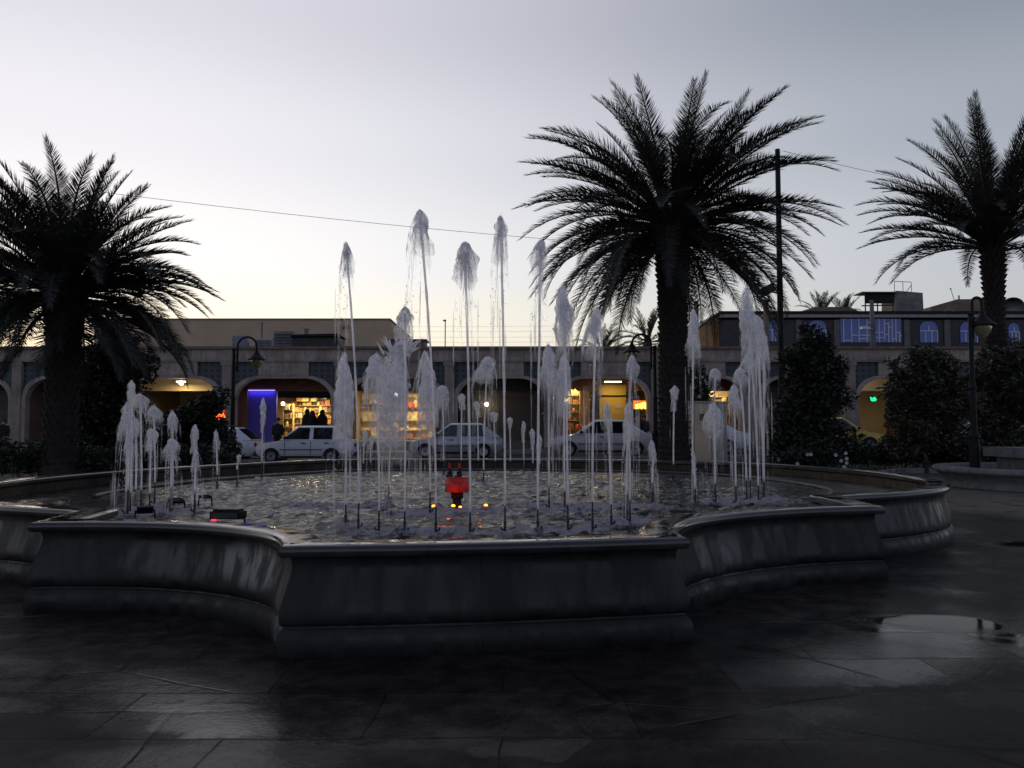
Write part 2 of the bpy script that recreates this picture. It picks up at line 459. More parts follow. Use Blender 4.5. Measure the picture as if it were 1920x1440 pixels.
# ------------------------------------------------------------------ ground
def ground_mat():
    m, nt, out = new_mat('wet_flagstones')
    pos = nt.new('ShaderNodeNewGeometry').outputs['Position']
    sp = nt.new('ShaderNodeSeparateXYZ'); nt.set(sp, 0, pos); gx, gy, _ = sp.outputs
    p = nt.new('ShaderNodeBsdfPrincipled')
    wob = nt.new('ShaderNodeVectorMath', _operation='SCALE')
    nn = nt.new('ShaderNodeTexNoise'); nt.set(nn, 'Vector', pos); nt.set(nn, 'Scale', 1.1); nt.set(nn, 'Detail', 3)
    nt.set(wob, 0, nn.outputs[1]); nt.set(wob, 'Scale', .09)
    wp = nt.new('ShaderNodeVectorMath', _operation='ADD'); nt.set(wp, 0, pos); nt.set(wp, 1, wob.outputs[0])
    wpos = wp.outputs[0]
    def brick(vec, bw, rh, mortar):
        b = nt.new('ShaderNodeTexBrick', _offset=.5)
        nt.set(b, 'Vector', vec); nt.set(b, 'Color1', (.72, .72, .72, 1)); nt.set(b, 'Color2', (1.25, 1.22, 1.2, 1)); nt.set(b, 'Mortar', (.2, .2, .2, 1))
        nt.set(b, 'Scale', 1.0); nt.set(b, 'Mortar Size', mortar); nt.set(b, 'Mortar Smooth', .4); nt.set(b, 'Brick Width', bw); nt.set(b, 'Row Height', rh); nt.set(b, 'Bias', 0.0)
        return b
    b1 = brick(wpos, 1.25, .62, .006)
    vo = nt.new('ShaderNodeTexVoronoi', _feature='DISTANCE_TO_EDGE'); nt.set(vo, 'Vector', nt.mapping(wpos, rot=(0, 0, R(31)), sc=(.75, 1.25, 1))); nt.set(vo, 'Scale', .8)
    crack = nt.mapr(vo.outputs['Distance'], .003, .012, 1, 0)
    brk = nt.mapr(nt.noise(pos, 1.3, 3), .42, .60)
    joint = nt.math('MAXIMUM', nt.math('MULTIPLY', b1.outputs[1], nt.mapr(nt.noise(pos, .9, 2), .40, .58)), nt.math('MULTIPLY', crack, brk))
    vc = nt.new('ShaderNodeTexVoronoi'); nt.set(vc, 'Vector', nt.mapping(wpos, rot=(0, 0, R(31)), sc=(.75, 1.25, 1))); nt.set(vc, 'Scale', .8)
    sepc = nt.new('ShaderNodeSeparateColor'); nt.set(sepc, 0, vc.outputs['Color']); slab = nt.math('SUBTRACT', sepc.outputs[0], .5)
    sb = nt.new('ShaderNodeSeparateColor'); nt.set(sb, 0, b1.outputs[0]); slab = nt.math('ADD', nt.math('MULTIPLY', slab, .6), nt.math('MULTIPLY', nt.math('SUBTRACT', sb.outputs[0], .98), .7))
    n1 = nt.noise(pos, .55, 6, .6); n2 = nt.noise(pos, 5, 7, .68); n3 = nt.noise(pos, 38, 4, .6)
    tone = nt.ramp(n2, [(.30, (.007, .0068, .007)), (.48, (.020, .019, .0195)), (.62, (.034, .031, .029)), (.75, (.055, .050, .045))], 'LINEAR')
    wetc = nt.mix(nt.math('ADD', .5, slab, clamp=True), nt.mix(1.0, tone, (.65, .65, .67, 1), 'MULTIPLY'), nt.mix(1.0, tone, (1.5, 1.45, 1.4, 1), 'MULTIPLY'))
    # dry paler paving away from the basin, to the right and behind
    dx = nt.math('SUBTRACT', gx, -.5); dy = nt.math('SUBTRACT', gy, 11.0)
    dist = nt.math('SQRT', nt.math('ADD', nt.math('MULTIPLY', dx, dx), nt.math('MULTIPLY', nt.math('MULTIPLY', dy, dy), .85)))
    dry = nt.mapr(nt.math('ADD', dist, nt.math('MULTIPLY', nt.math('SUBTRACT', n1, .5), 3.0)), 7.6, 8.9)
    dry = nt.math('MULTIPLY', dry, nt.mapr(gy, 8.6, 11.5))
    dryc = nt.ramp(n2, [(.25, (.11, .10, .085)), (.75, (.18, .165, .14))], 'LINEAR')
    base = nt.mix(dry, wetc, dryc)
    # puddles: low spots
    pn = nt.noise(nt.mapping(pos, loc=(3.3, 1.2, 0)), .8, 5, .55)
    lows = None
    for cx, cy, rx, ry, s in ((3.02, 5.78, .36, .22, 1.0), (2.3, 5.15, 1.3, .6, .42), (-2.0, 4.5, .9, .40, .26), (-1.75, 4.05, .45, .14, .30), (-3.5, 4.5, .8, .25, .34), (6.35, 9.6, .6, .3, .85), (-1.2, 3.45, .6, .16, .28), (.3, 3.2, 1.0, .2, .28), (-.1, 4.1, 1.6, .6, .3)):
        a = nt.math('DIVIDE', nt.math('SUBTRACT', gx, cx), rx); b = nt.math('DIVIDE', nt.math('SUBTRACT', gy, cy), ry)
        q = nt.math('ADD', nt.math('MULTIPLY', a, a), nt.math('MULTIPLY', b, b))
        q = nt.math('MULTIPLY', nt.mapr(q, 2.2, .2, 0, 1), s)
        lows = q if lows is None else nt.math('MAXIMUM', lows, q)
    pud = nt.math('ADD', lows, nt.math('MULTIPLY', nt.math('SUBTRACT', pn, .5), 1.25))
    pud = nt.math('ADD', pud, nt.math('MULTIPLY', nt.math('SUBTRACT', n2, .5), .35))
    pud = nt.math('ADD', pud, nt.math('MULTIPLY', slab, .5))
    pudm = nt.mapr(pud, .46, .58)
    damp = nt.mapr(pud, .0, .42)
    base = nt.mix(nt.math('MULTIPLY', nt.mapr(nt.noise(pos, 1.7, 6, .7), .5, .66), .55), base, (.012, .011, .010, 1))
    sc1 = nt.mapr(nt.noise(nt.mapping(pos, loc=(1.7, 4.1, 0), rot=(0, 0, R(25)), sc=(.7, 1.6, 1)), 1.6, 8, .72), .54, .66)
    base = nt.mix(nt.math('MULTIPLY', nt.math('MULTIPLY', sc1, nt.math('SUBTRACT', 1.0, nt.mapr(pud, .1, .4))), nt.math('ADD', .10, nt.math('MULTIPLY', nt.mapr(gx, -2.6, -3.6), .55))), base, (.13, .118, .10, 1))
    base = nt.mix(nt.math('MULTIPLY', pudm, .55), base, (.010, .0105, .0115, 1))
    base = nt.mix(nt.math('MULTIPLY', joint, .55), base, (.004, .004, .004, 1))
    nt.set(p, 'Base Color', base)
    rough = nt.math('ADD', nt.mapr(damp, 0, 1, .40, .18, smooth=False), nt.math('MULTIPLY', slab, .25))
    rough = nt.math('ADD', rough, nt.math('ADD', nt.math('MULTIPLY', nt.math('SUBTRACT', n2, .5), .55), nt.math('MULTIPLY', nt.math('SUBTRACT', n3, .5), .3)), clamp=True)
    rough = nt.mix(pudm, rough, (.035, .035, .035, 1))
    rough = nt.mix(dry, rough, (.85, .85, .85, 1))
    nt.set(p, 'Roughness', rough)
    spot = None
    for cx, cy, rx, ry, s in ((-1.80, 4.42, .62, .30, 1.0), (-1.62, 4.07, .34, .07, 1.0), (2.55, 5.35, .95, .45, .60), (-1.35, 3.85, .40, .16, .55), (-3.3, 4.75, .55, .25, .6), (1.7, 4.75, 1.1, .35, .30), (-2.9, 4.05, .5, .2, .5), (2.9, 4.2, .6, .25, .22), (-.6, 3.7, .5, .15, .25), (.35, 3.55, .5, .12, .35)):
        aa = nt.math('DIVIDE', nt.math('SUBTRACT', gx, cx), rx); bb = nt.math('DIVIDE', nt.math('SUBTRACT', gy, cy), ry)
        q = nt.math('MULTIPLY', nt.mapr(nt.math('ADD', nt.math('ADD', nt.math('MULTIPLY', aa, aa), nt.math('MULTIPLY', bb, bb)), nt.math('MULTIPLY', nt.math('SUBTRACT', n2, .5), 3.4)), 1.25, .65), s)
        spot = q if spot is None else nt.math('MAXIMUM', spot, q)
    spot = nt.math('MULTIPLY', spot, nt.mapr(slab, -.16, -.04, .18, 1.0))
    spot = nt.math('MULTIPLY', spot, nt.math('SUBTRACT', 1.0, joint))
    nt.set(p, 'Specular IOR Level', nt.math('ADD', nt.math('ADD', nt.math('MULTIPLY', nt.math('MULTIPLY', nt.mapr(pud, .08, .42), nt.math('SUBTRACT', 1.0, pudm)), .08), .03), nt.math('MULTIPLY', nt.math('MULTIPLY', spot, nt.math('SUBTRACT', 1.0, pudm)), .50)))
    rough = nt.mix(nt.math('MULTIPLY', spot, .7), rough, (.17, .17, .17, 1))
    nt.L.new(rough, p.inputs['Roughness'])
    hgt = nt.math('SUBTRACT', nt.math('ADD', nt.math('MULTIPLY', n2, .55), nt.math('MULTIPLY', n3, .2)), nt.math('MULTIPLY', joint, .45))
    bn = nt.new('ShaderNodeBump'); nt.set(bn, 'Height', hgt); nt.set(bn, 'Distance', .012)
    nt.set(bn, 'Strength', nt.mapr(pudm, 0, 1, .45, .03))
    nt.set(p, 'Normal', bn.outputs[0])
    nt.L.new(p.outputs[0], out.inputs[0])
    return m
mb = MB(); mb.add([(-120, -40, 0), (120, -40, 0), (120, 160, 0), (-120, 160, 0)], [(0, 1, 2, 3)])
struct(mb.build('plaza_ground', ground_mat()))
def zroad(X): return .10 + .014 * max(-14, min(14, X))
M_road = mat('asphalt', (.035, .035, .037), .85, .35, 1.5, .3, 40, spec=.12)
M_walk = mat('pavement_slabs', (.13, .12, .11), .85, .25, 1.2, .2, spec=.15)
M_kerb = mat('kerb_stone', (.20, .195, .19), .8, .25, 2, .2)
M_soil = mat('planting_soil', (.045, .04, .03), .95, .4, 2.5, .6, 12)
mb = MB()
xs = [-70 + 5 * k for k in range(29)]
vs = []
for X in xs: vs += [(X, 29.2, zroad(X)), (X, 38.0, zroad(X))]
mb.add(vs, [(2 * i, 2 * i + 2, 2 * i + 3, 2 * i + 1) for i in range(len(xs) - 1)])
struct(mb.build('road', M_road))
mb = MB()
for i in range(len(xs) - 1):
    for (ya, yb, h) in ((29.0, 29.2, .16), (38.0, 38.2, .16)):
        a, b = zroad(xs[i]), zroad(xs[i + 1])
        v = [(xs[i], ya, -.3), (xs[i + 1], ya, -.3), (xs[i + 1], yb, -.3), (xs[i], yb, -.3), (xs[i], ya, a + h), (xs[i + 1], ya, b + h), (xs[i + 1], yb, b + h), (xs[i], yb, a + h)]
        mb.add(v, [(4, 5, 6, 7), (0, 1, 5, 4), (2, 3, 7, 6)])
struct(mb.build('kerb', M_kerb))
mb = MB()
vs = []
for X in xs: vs += [(X, 38.2, zroad(X) + .152), (X, 60, zroad(X) + .152)]
mb.add(vs, [(2 * i, 2 * i + 2, 2 * i + 3, 2 * i + 1) for i in range(len(xs) - 1)])
struct(mb.build('pavement', M_walk))
# raised planting beds between plaza and road
mb = MB()
for poly in ([(-40, 19.4), (-9.0, 19.6), (-7.2, 20.6), (-6.4, 22.2), (-6.2, 28.9), (-40, 28.9)], [(3.2, 21.4), (4.2, 20.6), (7.5, 20.4), (9.6, 21.8), (11.8, 24.2), (40, 24.6), (40, 28.9), (3.0, 28.9)]):
    n = len(poly)
    mb.add([(a, b, .1) for a, b in poly], [tuple(range(n))])
struct(mb.build('planting_bed', M_soil))
mb = MB()
for poly in ([(-40, 19.4), (-9.0, 19.6), (-7.2, 20.6), (-6.4, 22.2), (-6.2, 28.9)], [(3.0, 28.9), (3.2, 21.4), (4.2, 20.6), (7.5, 20.4), (9.6, 21.8), (11.8, 24.2), (40, 24.6)]):
    for i in range(len(poly) - 1):
        a = Vector((*poly[i], 0)); b = Vector((*poly[i + 1], 0)); d = (b - a).normalized(); nn = Vector((d.y, -d.x, 0)) * .07
        up = Vector((0, 0, .16))
        vv = [a - nn, b - nn, b + nn, a + nn]; vv += [q + up for q in vv]
        mb.add(vv, [(0, 3, 2, 1), (4, 5, 6, 7), (0, 1, 5, 4), (1, 2, 6, 5), (2, 3, 7, 6), (3, 0, 4, 7)])
struct(mb.build('bed_kerb', M_kerb))

# ------------------------------------------------------------------ water jets: data first, the pool needs their feet
WZ = .47
# base px, distance, top px, top py, head width px, veil length px, style, label
JETS = [
 (248, 8.5, 247, 713, 17, 50, 'b', 'tallest water jet of the left corner cluster, narrow white head above the others'),
 (268, 9.1, 262, 738, 26, 50, 'v', 'white water jet with a round drooping head, second tallest of the left cluster'),
 (240, 8.4, 238, 755, 26, 120, 'v', 'water jet at the far left edge of the left cluster with a long grey veil'),
 (258, 8.9, 255, 784, 22, 60, 'v', 'short dense white water jet in front of the tallest ones of the left cluster'),
 (293, 9.4, 288, 760, 25, 55, 'v', 'water jet with a bell shaped head at the right side of the left cluster'),
 (284, 8.5, 283, 803, 20, 45, 'b', 'short water jet with a cup shaped head low in the left cluster'),
 (243, 8.25, 242, 812, 17, 90, 'v', 'lowest water jet of the left cluster, a pale column standing at its left foot'),
 (326, 9.2, 323, 770, 18, 75, 'v', 'thin arching water jet just right of the left cluster, taller of the pair there'),
 (323, 8.6, 322, 820, 22, 75, 'v', 'stout short water jet just right of the left cluster, lower of the pair there'),
 (368, 9.0, 366, 796, 14, 55, 'b', 'slim upright water jet left of the red sign light, upper of the pair'),
 (368, 8.5, 367, 843, 17, 70, 'v', 'low thick water jet in front of the slim upright one near the dark lamp box'),
 (409, 12.0, 405, 806, 11, 65, 'v', 'thin hooked water jet under the glowing red sign light'),
 (446, 12.6, 449, 852, 9, 16, 'b', 'tiny water jet barely above the far rim beside the left street lamp'),
 (492, 14.5, 494, 746, 10, 66, 'b', 'lone thin water jet rising in front of the purple shop panel'),
 (682, 16.0, 684, 806, 11, 32, 'b', 'small far water jet behind the right end of the white hatchback, left of the pair'),
 (695, 16.2, 697, 815, 11, 30, 'b', 'small far water jet behind the white hatchback, right and lower of the pair'),
 (674, 7.2, 649, 452, 22, 120, 'v', 'tall leaning water jet with a hooked grey head, leftmost of the tall jets'),
 (650, 7.5, 645, 660, 36, 190, 'f', 'thick frothy white water jet in front of the right end of the lit shop'),
 (712, 6.95, 705, 662, 46, 150, 'v', 'water jet spreading into a wide glassy bell over the yellow lit shop'),
 (760, 6.9, 759, 574, 32, 110, 'v', 'water jet with a white split skirt reaching up to the tan building edge'),
 (730, 10.0, 745, 640, 66, 235, 'f', 'broad foaming splash of water, the widest plume, with a ragged spiky top'),
 (807, 8.5, 798, 657, 40, 170, 'f', 'fat white water plume left of the stone pilaster and right of the broad splash'),
 (818, 6.9, 787, 392, 36, 150, 'v', 'tallest water jet of the fountain, its ragged head crossing the thin wire'),
 (882, 6.9, 871, 452, 42, 150, 'v', 'tall water jet with a pointed tip and tent shaped skirt, middle of the tall row'),
 (947, 6.95, 939, 404, 28, 160, 'v', 'tall straight water jet with a square lumpy head, second tallest of all'),
 (1008, 7.0, 1014, 448, 26, 120, 'v', 'tall water jet whose head overlaps the left fronds of the big palm'),
 (1064, 7.05, 1056, 532, 34, 150, 'f', 'heavy white water plume just below the drooping left fronds of the big palm'),
 (1029, 9.0, 1028, 645, 30, 140, 'v', 'grey water jet at parapet height left of the heavy plume'),
 (1058, 8.9, 1056, 665, 32, 120, 'f', 'water jet with a wide shouldered head under the heavy plume'),
 (1110, 7.1, 1118, 574, 30, 170, 'v', 'water jet with a long narrow egg shaped veil right of the heavy plume'),
 (1145, 7.4, 1138, 755, 15, 85, 'v', 'slender low water jet in front of the cream white sedan windows'),
 (1174, 7.9, 1185, 665, 19, 70, 'v', 'water jet leaning right with its head hiding the lantern of the middle street lamp'),
 (1180, 7.7, 1180, 750, 22, 140, 'v', 'low tangled water jet in front of the rear door of the cream white sedan'),
 (1224, 11.0, 1222, 825, 13, 55, 'v', 'short water jet at the foot of the middle street lamp'),
 (907, 13.4, 914, 668, 33, 85, 'v', 'water jet with a curled ribbon head over the dark closed arch'),
 (865, 16.2, 866, 738, 13, 32, 'b', 'small far water jet with an egg shaped head over the grey hatchback windscreen'),
 (897, 16.3, 894, 752, 13, 32, 'b', 'small far water jet just left of the little yellow lamp in the dark arch'),
 (929, 16.4, 925, 772, 13, 20, 'b', 'small far water jet with a ball shaped head over the grey hatchback rear door'),
 (957, 16.3, 956, 782, 9, 24, 'b', 'far thin water jet at the rear corner of the grey hatchback'),
 (982, 16.2, 981, 790, 8, 40, 'b', 'far thin water jet behind the grey hatchback, first of three stepping down'),
 (999, 16.1, 998, 803, 9, 40, 'b', 'far little water jet, middle one of three stepping down between the cars'),
 (1012, 16.0, 1011, 815, 10, 36, 'b', 'far little water jet, lowest of three stepping down between the cars'),
 (832, 15.8, 829, 722, 28, 80, 'v', 'misty brownish water jet low beside the stone pilaster'),
 (1262, 14.0, 1265, 723, 15, 50, 'b', 'thin water jet with a knobbly head in front of the big palm trunk'),
 (1298, 11.5, 1300, 580, 24, 150, 'v', 'tall faint water jet just right of the big palm trunk'),
 (1339, 10.8, 1341, 690, 20, 44, 'v', 'broken water head hanging over the right edge of the utility cabinet'),
 (1340, 9.6, 1336, 755, 28, 110, 'v', 'water jet with a thin stem and wide smoky veil in front of the utility cabinet'),
 (1420, 9.9, 1397, 537, 31, 150, 'f', 'tallest water jet of the right corner cluster, a steep white cone'),
 (1430, 10.1, 1417, 590, 25, 90, 'v', 'second tallest water jet of the right cluster, close behind the white cone'),
 (1431, 10.3, 1433, 622, 20, 120, 'v', 'rightmost water jet of the right cluster with a thin pointed tip'),
 (1405, 9.7, 1404, 660, 28, 70, 'v', 'water jet inside the right cluster with an arching left shoulder'),
 (1398, 9.8, 1386, 690, 26, 55, 'v', 'short bent water jet in the middle of the right cluster'),
 (1378, 9.5, 1376, 720, 24, 100, 'v', 'leftmost water jet of the right cluster, a pale low column'),
 (1302, 9.5, 1300, 846, 9, 45, 'v', 'very short water jet below the utility cabinet plinth'),
 (1222, 9.2, 1226, 842, 9, 45, 'v', 'very short faint water jet right of the tangled one'),
]
feet = []
for j in JETS: feet.append((PX(j[0], j[1]), j[1], j[5] * j[1] / F))

# ------------------------------------------------------------------ pool surface
poly_w = offset(OUT, -.15)
res = .055
x0, x1 = min(p.x for p in poly_w), max(p.x for p in poly_w); y0, y1 = min(p.y for p in poly_w), max(p.y for p in poly_w)
nx, ny = int((x1 - x0) / res) + 1, int((y1 - y0) / res) + 1
X, Y = np.meshgrid(x0 + np.arange(nx) * res, y0 + np.arange(ny) * res)
ins = np.zeros_like(X, bool); pw = np.array([(p.x, p.y) for p in poly_w])
jj = len(pw) - 1
for i in range(len(pw)):
    xi, yi = pw[i]; xj, yj = pw[jj]
    with np.errstate(divide='ignore', invalid='ignore'):
        ins ^= ((yi > Y) != (yj > Y)) & (X < (xj - xi) * (Y - yi) / (yj - yi + 1e-12) + xi)
    jj = i
foam = np.zeros_like(X)
for fx, fy, L in feet:
    d2 = (X - fx) ** 2 + (Y - fy - .05) ** 2
    foam += (.34 + min(.6, L * .5)) * np.exp(-d2 / (.04 + .06 * min(1.5, L)))
for fx, fy, fs_ in ((.5, 8.1, .8), (-.4, 8.7, 1.0), (.9, 9.3, .9), (-1.7, 9.2, 1.0), (2.9, 9.9, 1.1), (-4.1, 8.5, .9), (1.4, 7.7, .6), (-2.4, 9.4, .9), (1.3, 9.0, 1.0), (-1.0, 8.4, .7), (0, 9.6, .8), (-3.0, 10.2, .5)):
    foam += .95 * fs_ * np.exp(-((X - fx) ** 2 * .8 + (Y - fy) ** 2 * 2.0) / .30)
foam = np.clip(foam, 0, 1.2)
Z = np.zeros_like(X)
idx = -np.ones_like(X, int); vs = []; fa = []
for a in range(ny):
    for b in range(nx):
        if ins[a, b]:
            xx, yy = X[a, b], Y[a, b]; q = Vector((xx * 1.0, yy * 1.0, 0))
            r1 = noise.noise(q * 2.6); r2 = noise.noise(q * 6.1 + Vector((5, 3, 1))); r3 = noise.noise(q * 13 + Vector((1, 7, 2)))
            near = max(0.0, 1 - max(0, (math.hypot(xx + .3, (yy - 9.5) * .8) - 3.8) / 2.5))
            r4 = noise.noise(q * .9 + Vector((9, 2, 4)))
            zq = (.026 * r1 + .022 * (1 - abs(r2) * 2.2) * (.6 + r4) + .014 * r3 + .008 * noise.noise(q * 27)) * (.2 + .8 * near) + .045 * min(1, foam[a, b]) * (.5 + noise.noise(q * 8) + .6 * noise.noise(q * 19))
            idx[a, b] = len(vs); vs.append((xx, yy, WZ + zq)); fa.append(float(foam[a, b]))
fs = []
for a in range(ny - 1):
    for b in range(nx - 1):
        q = (idx[a, b], idx[a, b + 1], idx[a + 1, b + 1], idx[a + 1, b])
        if min(q) >= 0: fs.append(tuple(int(t) for t in q))
def water_mat():
    m, nt, out = new_mat('pool_water')
    pos = nt.new('ShaderNodeNewGeometry').outputs['Position']
    fo = nt.new('ShaderNodeAttribute', _attribute_name='foam').outputs['Fac']
    n = nt.noise(pos, 7, 6, .68, .6); n2 = nt.noise(pos, 30, 4, .65)
    f = nt.mapr(nt.math('ADD', nt.math('MULTIPLY', fo, .55), nt.math('ADD', nt.math('MULTIPLY', nt.math('SUBTRACT', n, .5), 1.7), nt.math('MULTIPLY', nt.math('SUBTRACT', n2, .5), 1.2))), .22, .70)
    p = nt.new('ShaderNodeBsdfPrincipled')
    nt.set(p, 'Base Color', nt.mix(nt.math('MULTIPLY', f, .8), (.010, .011, .014, 1), (.36, .35, .39, 1)))
    nt.set(p, 'Roughness', nt.mapr(f, 0, 1, .06, .75)); nt.set(p, 'IOR', 1.33); nt.set(p, 'Specular IOR Level', .07)
    nt.set(p, 'Normal', nt.bump(nt.math('ADD', n, nt.math('MULTIPLY', n2, .35)), .42, .05))
    nt.L.new(p.outputs[0], out.inputs[0])
    return m
mb = MB(); mb.add(vs, fs)
struct(mb.build('water', water_mat(), smooth=True, attr={'foam': fa}))
mb = MB(); n = len(OUT); fl = offset(OUT, -.2); mb.add([(p.x, p.y, .05) for p in fl], [tuple(range(n))])
o = mb.build('basin_floor', M_dark, basin)

# ------------------------------------------------------------------ jets
def nz(a, b, c=0.): return noise.noise(Vector((a, b, c)))
def make_jet(i, bp, Yd, tx, ty, wpx, lpx, style, label):
    s = Yd / F; wd = wpx * s; L = lpx * s
    rs = random.Random(100 + i); u = lambda a, b: a + (b - a) * rs.random()
    base = Vector((PX(bp, Yd), Yd, WZ - .03)); top = P(tx, ty, Yd + u(-.1, .1)) - base
    root = thing('fountain_jet', label, 'water jet', base, 0, 'water jets of the fountain')
    nh = u(.22, .32)
    mb = MB()
    mb.lathe([(.017, 0), (.017, .04), (.012, .05), (.011, .12), (.014, .125), (.014, .14), (.009, .145), (.007, nh)], n=9)
    sg_ = rs.choice((-1, 1)); mb.tube([(0, 0, .07), (.028 * sg_, -.01, .075), (.034 * sg_, -.012, .10)], .009, 6)
    mb.build('nozzle', M_grey, root, smooth=False)
    # stream
    H = top.z - .12 * L if style != 'b' else top.z
    n = max(10, int((H - nh) / .045)); pts = []; rad = []; den = []
    r0 = .0105 + .0022 * max(0, Yd - 7) * .28
    for k in range(n + 1):
        q = k / n; zq = nh + (H - nh) * q
        e = q ** 1.7; wob = q * q * .012
        pts.append((top.x * e + wob * nz(zq * 2.1, i), top.y * e + wob * nz(zq * 2.3, i + 9.), zq))
        rr = r0 * (.95 + .25 * nz(zq * 9, i * 1.3, 2)) * (1 + .5 * max(0, q - .55) * (1 + 1.8 * nz(zq * 6, i, 5)))
        rad.append(max(.003, rr)); den.append(1.0 - .35 * q)
    mb = MB(); mb.tube(pts, rad, 6)
    dl = [d for d in den for _ in range(6)]
    mb.build('stream', W_stream, root, smooth=True, attr={'spray': dl})
    # plume: material 0 froth, material 1 thin falling sheets
    mb = MB(); dn = []
    def track(d):
        while len(dn) < len(mb.v): dn.append(d)
    T = Vector((top.x, top.y, top.z)); lean = rs.choice((-1, 1)) * u(.1, .5)
    def axis(dz):                          # follows the stream downwards
        z_ = T.z - dz
        e = (max(0., z_) / T.z) ** 1.7
        return top.x * e, top.y * e, z_
    def column(L_, wf, d0, d1, pk, lump, seed, ox=0., m=14, cap=.0):
        nl = max(8, min(40, int(L_ / .022))); vs = []; fs = []
        for a in range(nl + 1):
            q = a / nl
            prof = (math.sin(min(1, q / pk) * math.pi / 2) ** .6) * (1 - .25 * max(0, q - pk) / (1 - pk)) if q > 0 else .02
            ax = axis(L_ * q + cap)
            sw = .22 * wf * nz(q * L_ * 5, seed, 1.)
            for b_ in range(m):
                t = 2 * math.pi * b_ / m; c_, s_ = math.cos(t), math.sin(t)
                l1 = nz(c_ * 1.1 + seed, s_ * 1.1, q * L_ * 5 / max(.3, wf * 8)); l2 = nz(c_ * 2.6 + seed, s_ * 2.6 + 4, q * L_ * 16)
                rr = wf * .5 * prof * (1 + lump * l1 + lump * .5 * l2)
                vs.append((ax[0] + sw + ox * q + c_ * rr, ax[1] + s_ * rr, ax[2]))
                dn.append(max(0., (d0 + (d1 - d0) * q) * (.75 + .7 * nz(c_ * 2 + seed * 3, s_ * 2, q * L_ * 4))) * (1 if a < nl else 0))
        for a in range(nl):
            for b_ in range(m):
                b2 = (b_ + 1) % m; fs.append((a * m + b_, (a + 1) * m + b_, (a + 1) * m + b2, a * m + b2))
        fs.append(tuple(range(m)))
        mb.add(vs, fs)
    def drape(t0, span, Rr, LL, d0, seed, ox):
        m = 12; nl = max(10, min(40, int(LL / .03))); vs = []; fs = []
        lens = [LL * (.62 + .55 * nz(seed, b_ * .45, 3.)) + LL * .2 for b_ in range(m + 1)]
        for a in range(nl + 1):
            q = a / nl
            for b_ in range(m + 1):
                e = 2 * b_ / m - 1
                t = t0 + span * .5 * e * (1 - .45 * q)
                rr = Rr * (.16 + .84 * (1 - (1 - q) ** 2.2)) * (1 + .28 * nz(t * 1.4, q * LL * 3, seed) + .10 * nz(t * 5, q * LL * 9, seed))
                ax = axis(lens[b_] * q ** 1.12 + .015)
                k = q ** .9
                vs.append((T.x * (1 - k * .5) + ax[0] * k * .5 + ox * q + math.cos(t) * rr, T.y + math.sin(t) * rr, ax[2]))
                rim = .45 + .75 * abs(e) ** 3
                dn.append(max(0., min(1., d0 * (1 - q) ** .7 * rim * (.75 + .9 * nz(t * 3.1 + seed, q * LL * 2.2, 7.)))) * (0 if a == nl else 1))
        w1 = m + 1
        for a in range(nl):
            for b_ in range(m): fs.append((a * w1 + b_, (a + 1) * w1 + b_, (a + 1) * w1 + b_ + 1, a * w1 + b_ + 1))
        mb.add(vs, fs)
    def strand(a, lat, fl_, z0, r, d):
        pts = []; rad = []; ph = u(0, 9)
        for c in range(10):
            q = c / 9
            pts.append((T.x + lean * wd * .5 * q + math.cos(a) * lat * math.sqrt(q) + .10 * wd * nz(q * 3 + ph, a, i), T.y + math.sin(a) * lat * math.sqrt(q), z0 - fl_ * q ** 1.2))
            rad.append(max(.0012, r * (1 - q * .8) * (1 + .9 * nz(q * 7 + ph, 3., a))))
        if pts[-1][2] > .02: mb.tube(pts, rad, 4, False); track(d)
    sd_ = i * 3.7 + .5
    if style == 'b':
        column(L, wd * .92, .95, .55, .22, .75, sd_, lean * wd * .3)
        column(L * .45, wd * .8, .95, .6, .4, .9, sd_ + 2, -lean * wd * .35, cap=L * .08)
        mb.m = 1
        strand(u(0, 6.28), wd * .5, L * u(.6, 1.2), T.z - L * .3, .006, .5)
    elif style == 'v':
        column(L * .62, wd * .95, 1.0, .18, .80, 1.05, sd_, lean * wd * .3, 16)
        column(L * .30, wd * .55, 1.0, .5, .55, 1.1, sd_ + 5, -lean * wd * .3)
        column(L * .40, wd * .50, .95, .1, .35, 1.1, sd_ + 8, lean * wd * .7, 12, cap=L * .14)
        mb.m = 1
        t0 = u(0, 6.28)
        for k in range(5):
            drape(t0 + k * 1.3 + u(-.3, .3), u(1.0, 1.8), wd * u(.42, .70), L * u(.7, 1.25), 1.35, sd_ + k, lean * wd * u(0, .6))
        for k in range(3): strand(u(0, 6.28), wd * .5 * u(.5, 1.1), L * u(.6, 1.5), T.z - L * u(.05, .5), .006, .5)
    else:
        column(L * 1.0, wd * .86, 1.15, .25, .55, .75, sd_, lean * wd * .2, 20)
        column(L * .75, wd * .62, 1.15, .4, .5, .9, sd_ + 3, -lean * wd * .6, 16, cap=L * .1)
        column(L * .65, wd * .58, 1.1, .35, .4, .9, sd_ + 6, lean * wd * .8, 16, cap=L * .22)
        mb.m = 1
        t0 = u(0, 6.28)
        for k in range(4): drape(t0 + k * 1.6 + u(-.3, .3), u(1.0, 1.8), wd * u(.42, .62), L * u(.9, 1.35), 1.2, sd_ + k, lean * wd * u(0, .4))
        for k in range(4): strand(u(0, 6.28), wd * .55 * u(.5, 1.1), L * u(.6, 1.4), T.z - L * u(.05, .5), .006, .5)
    # faint water falling all the way back to the pool
    mb.m = 1
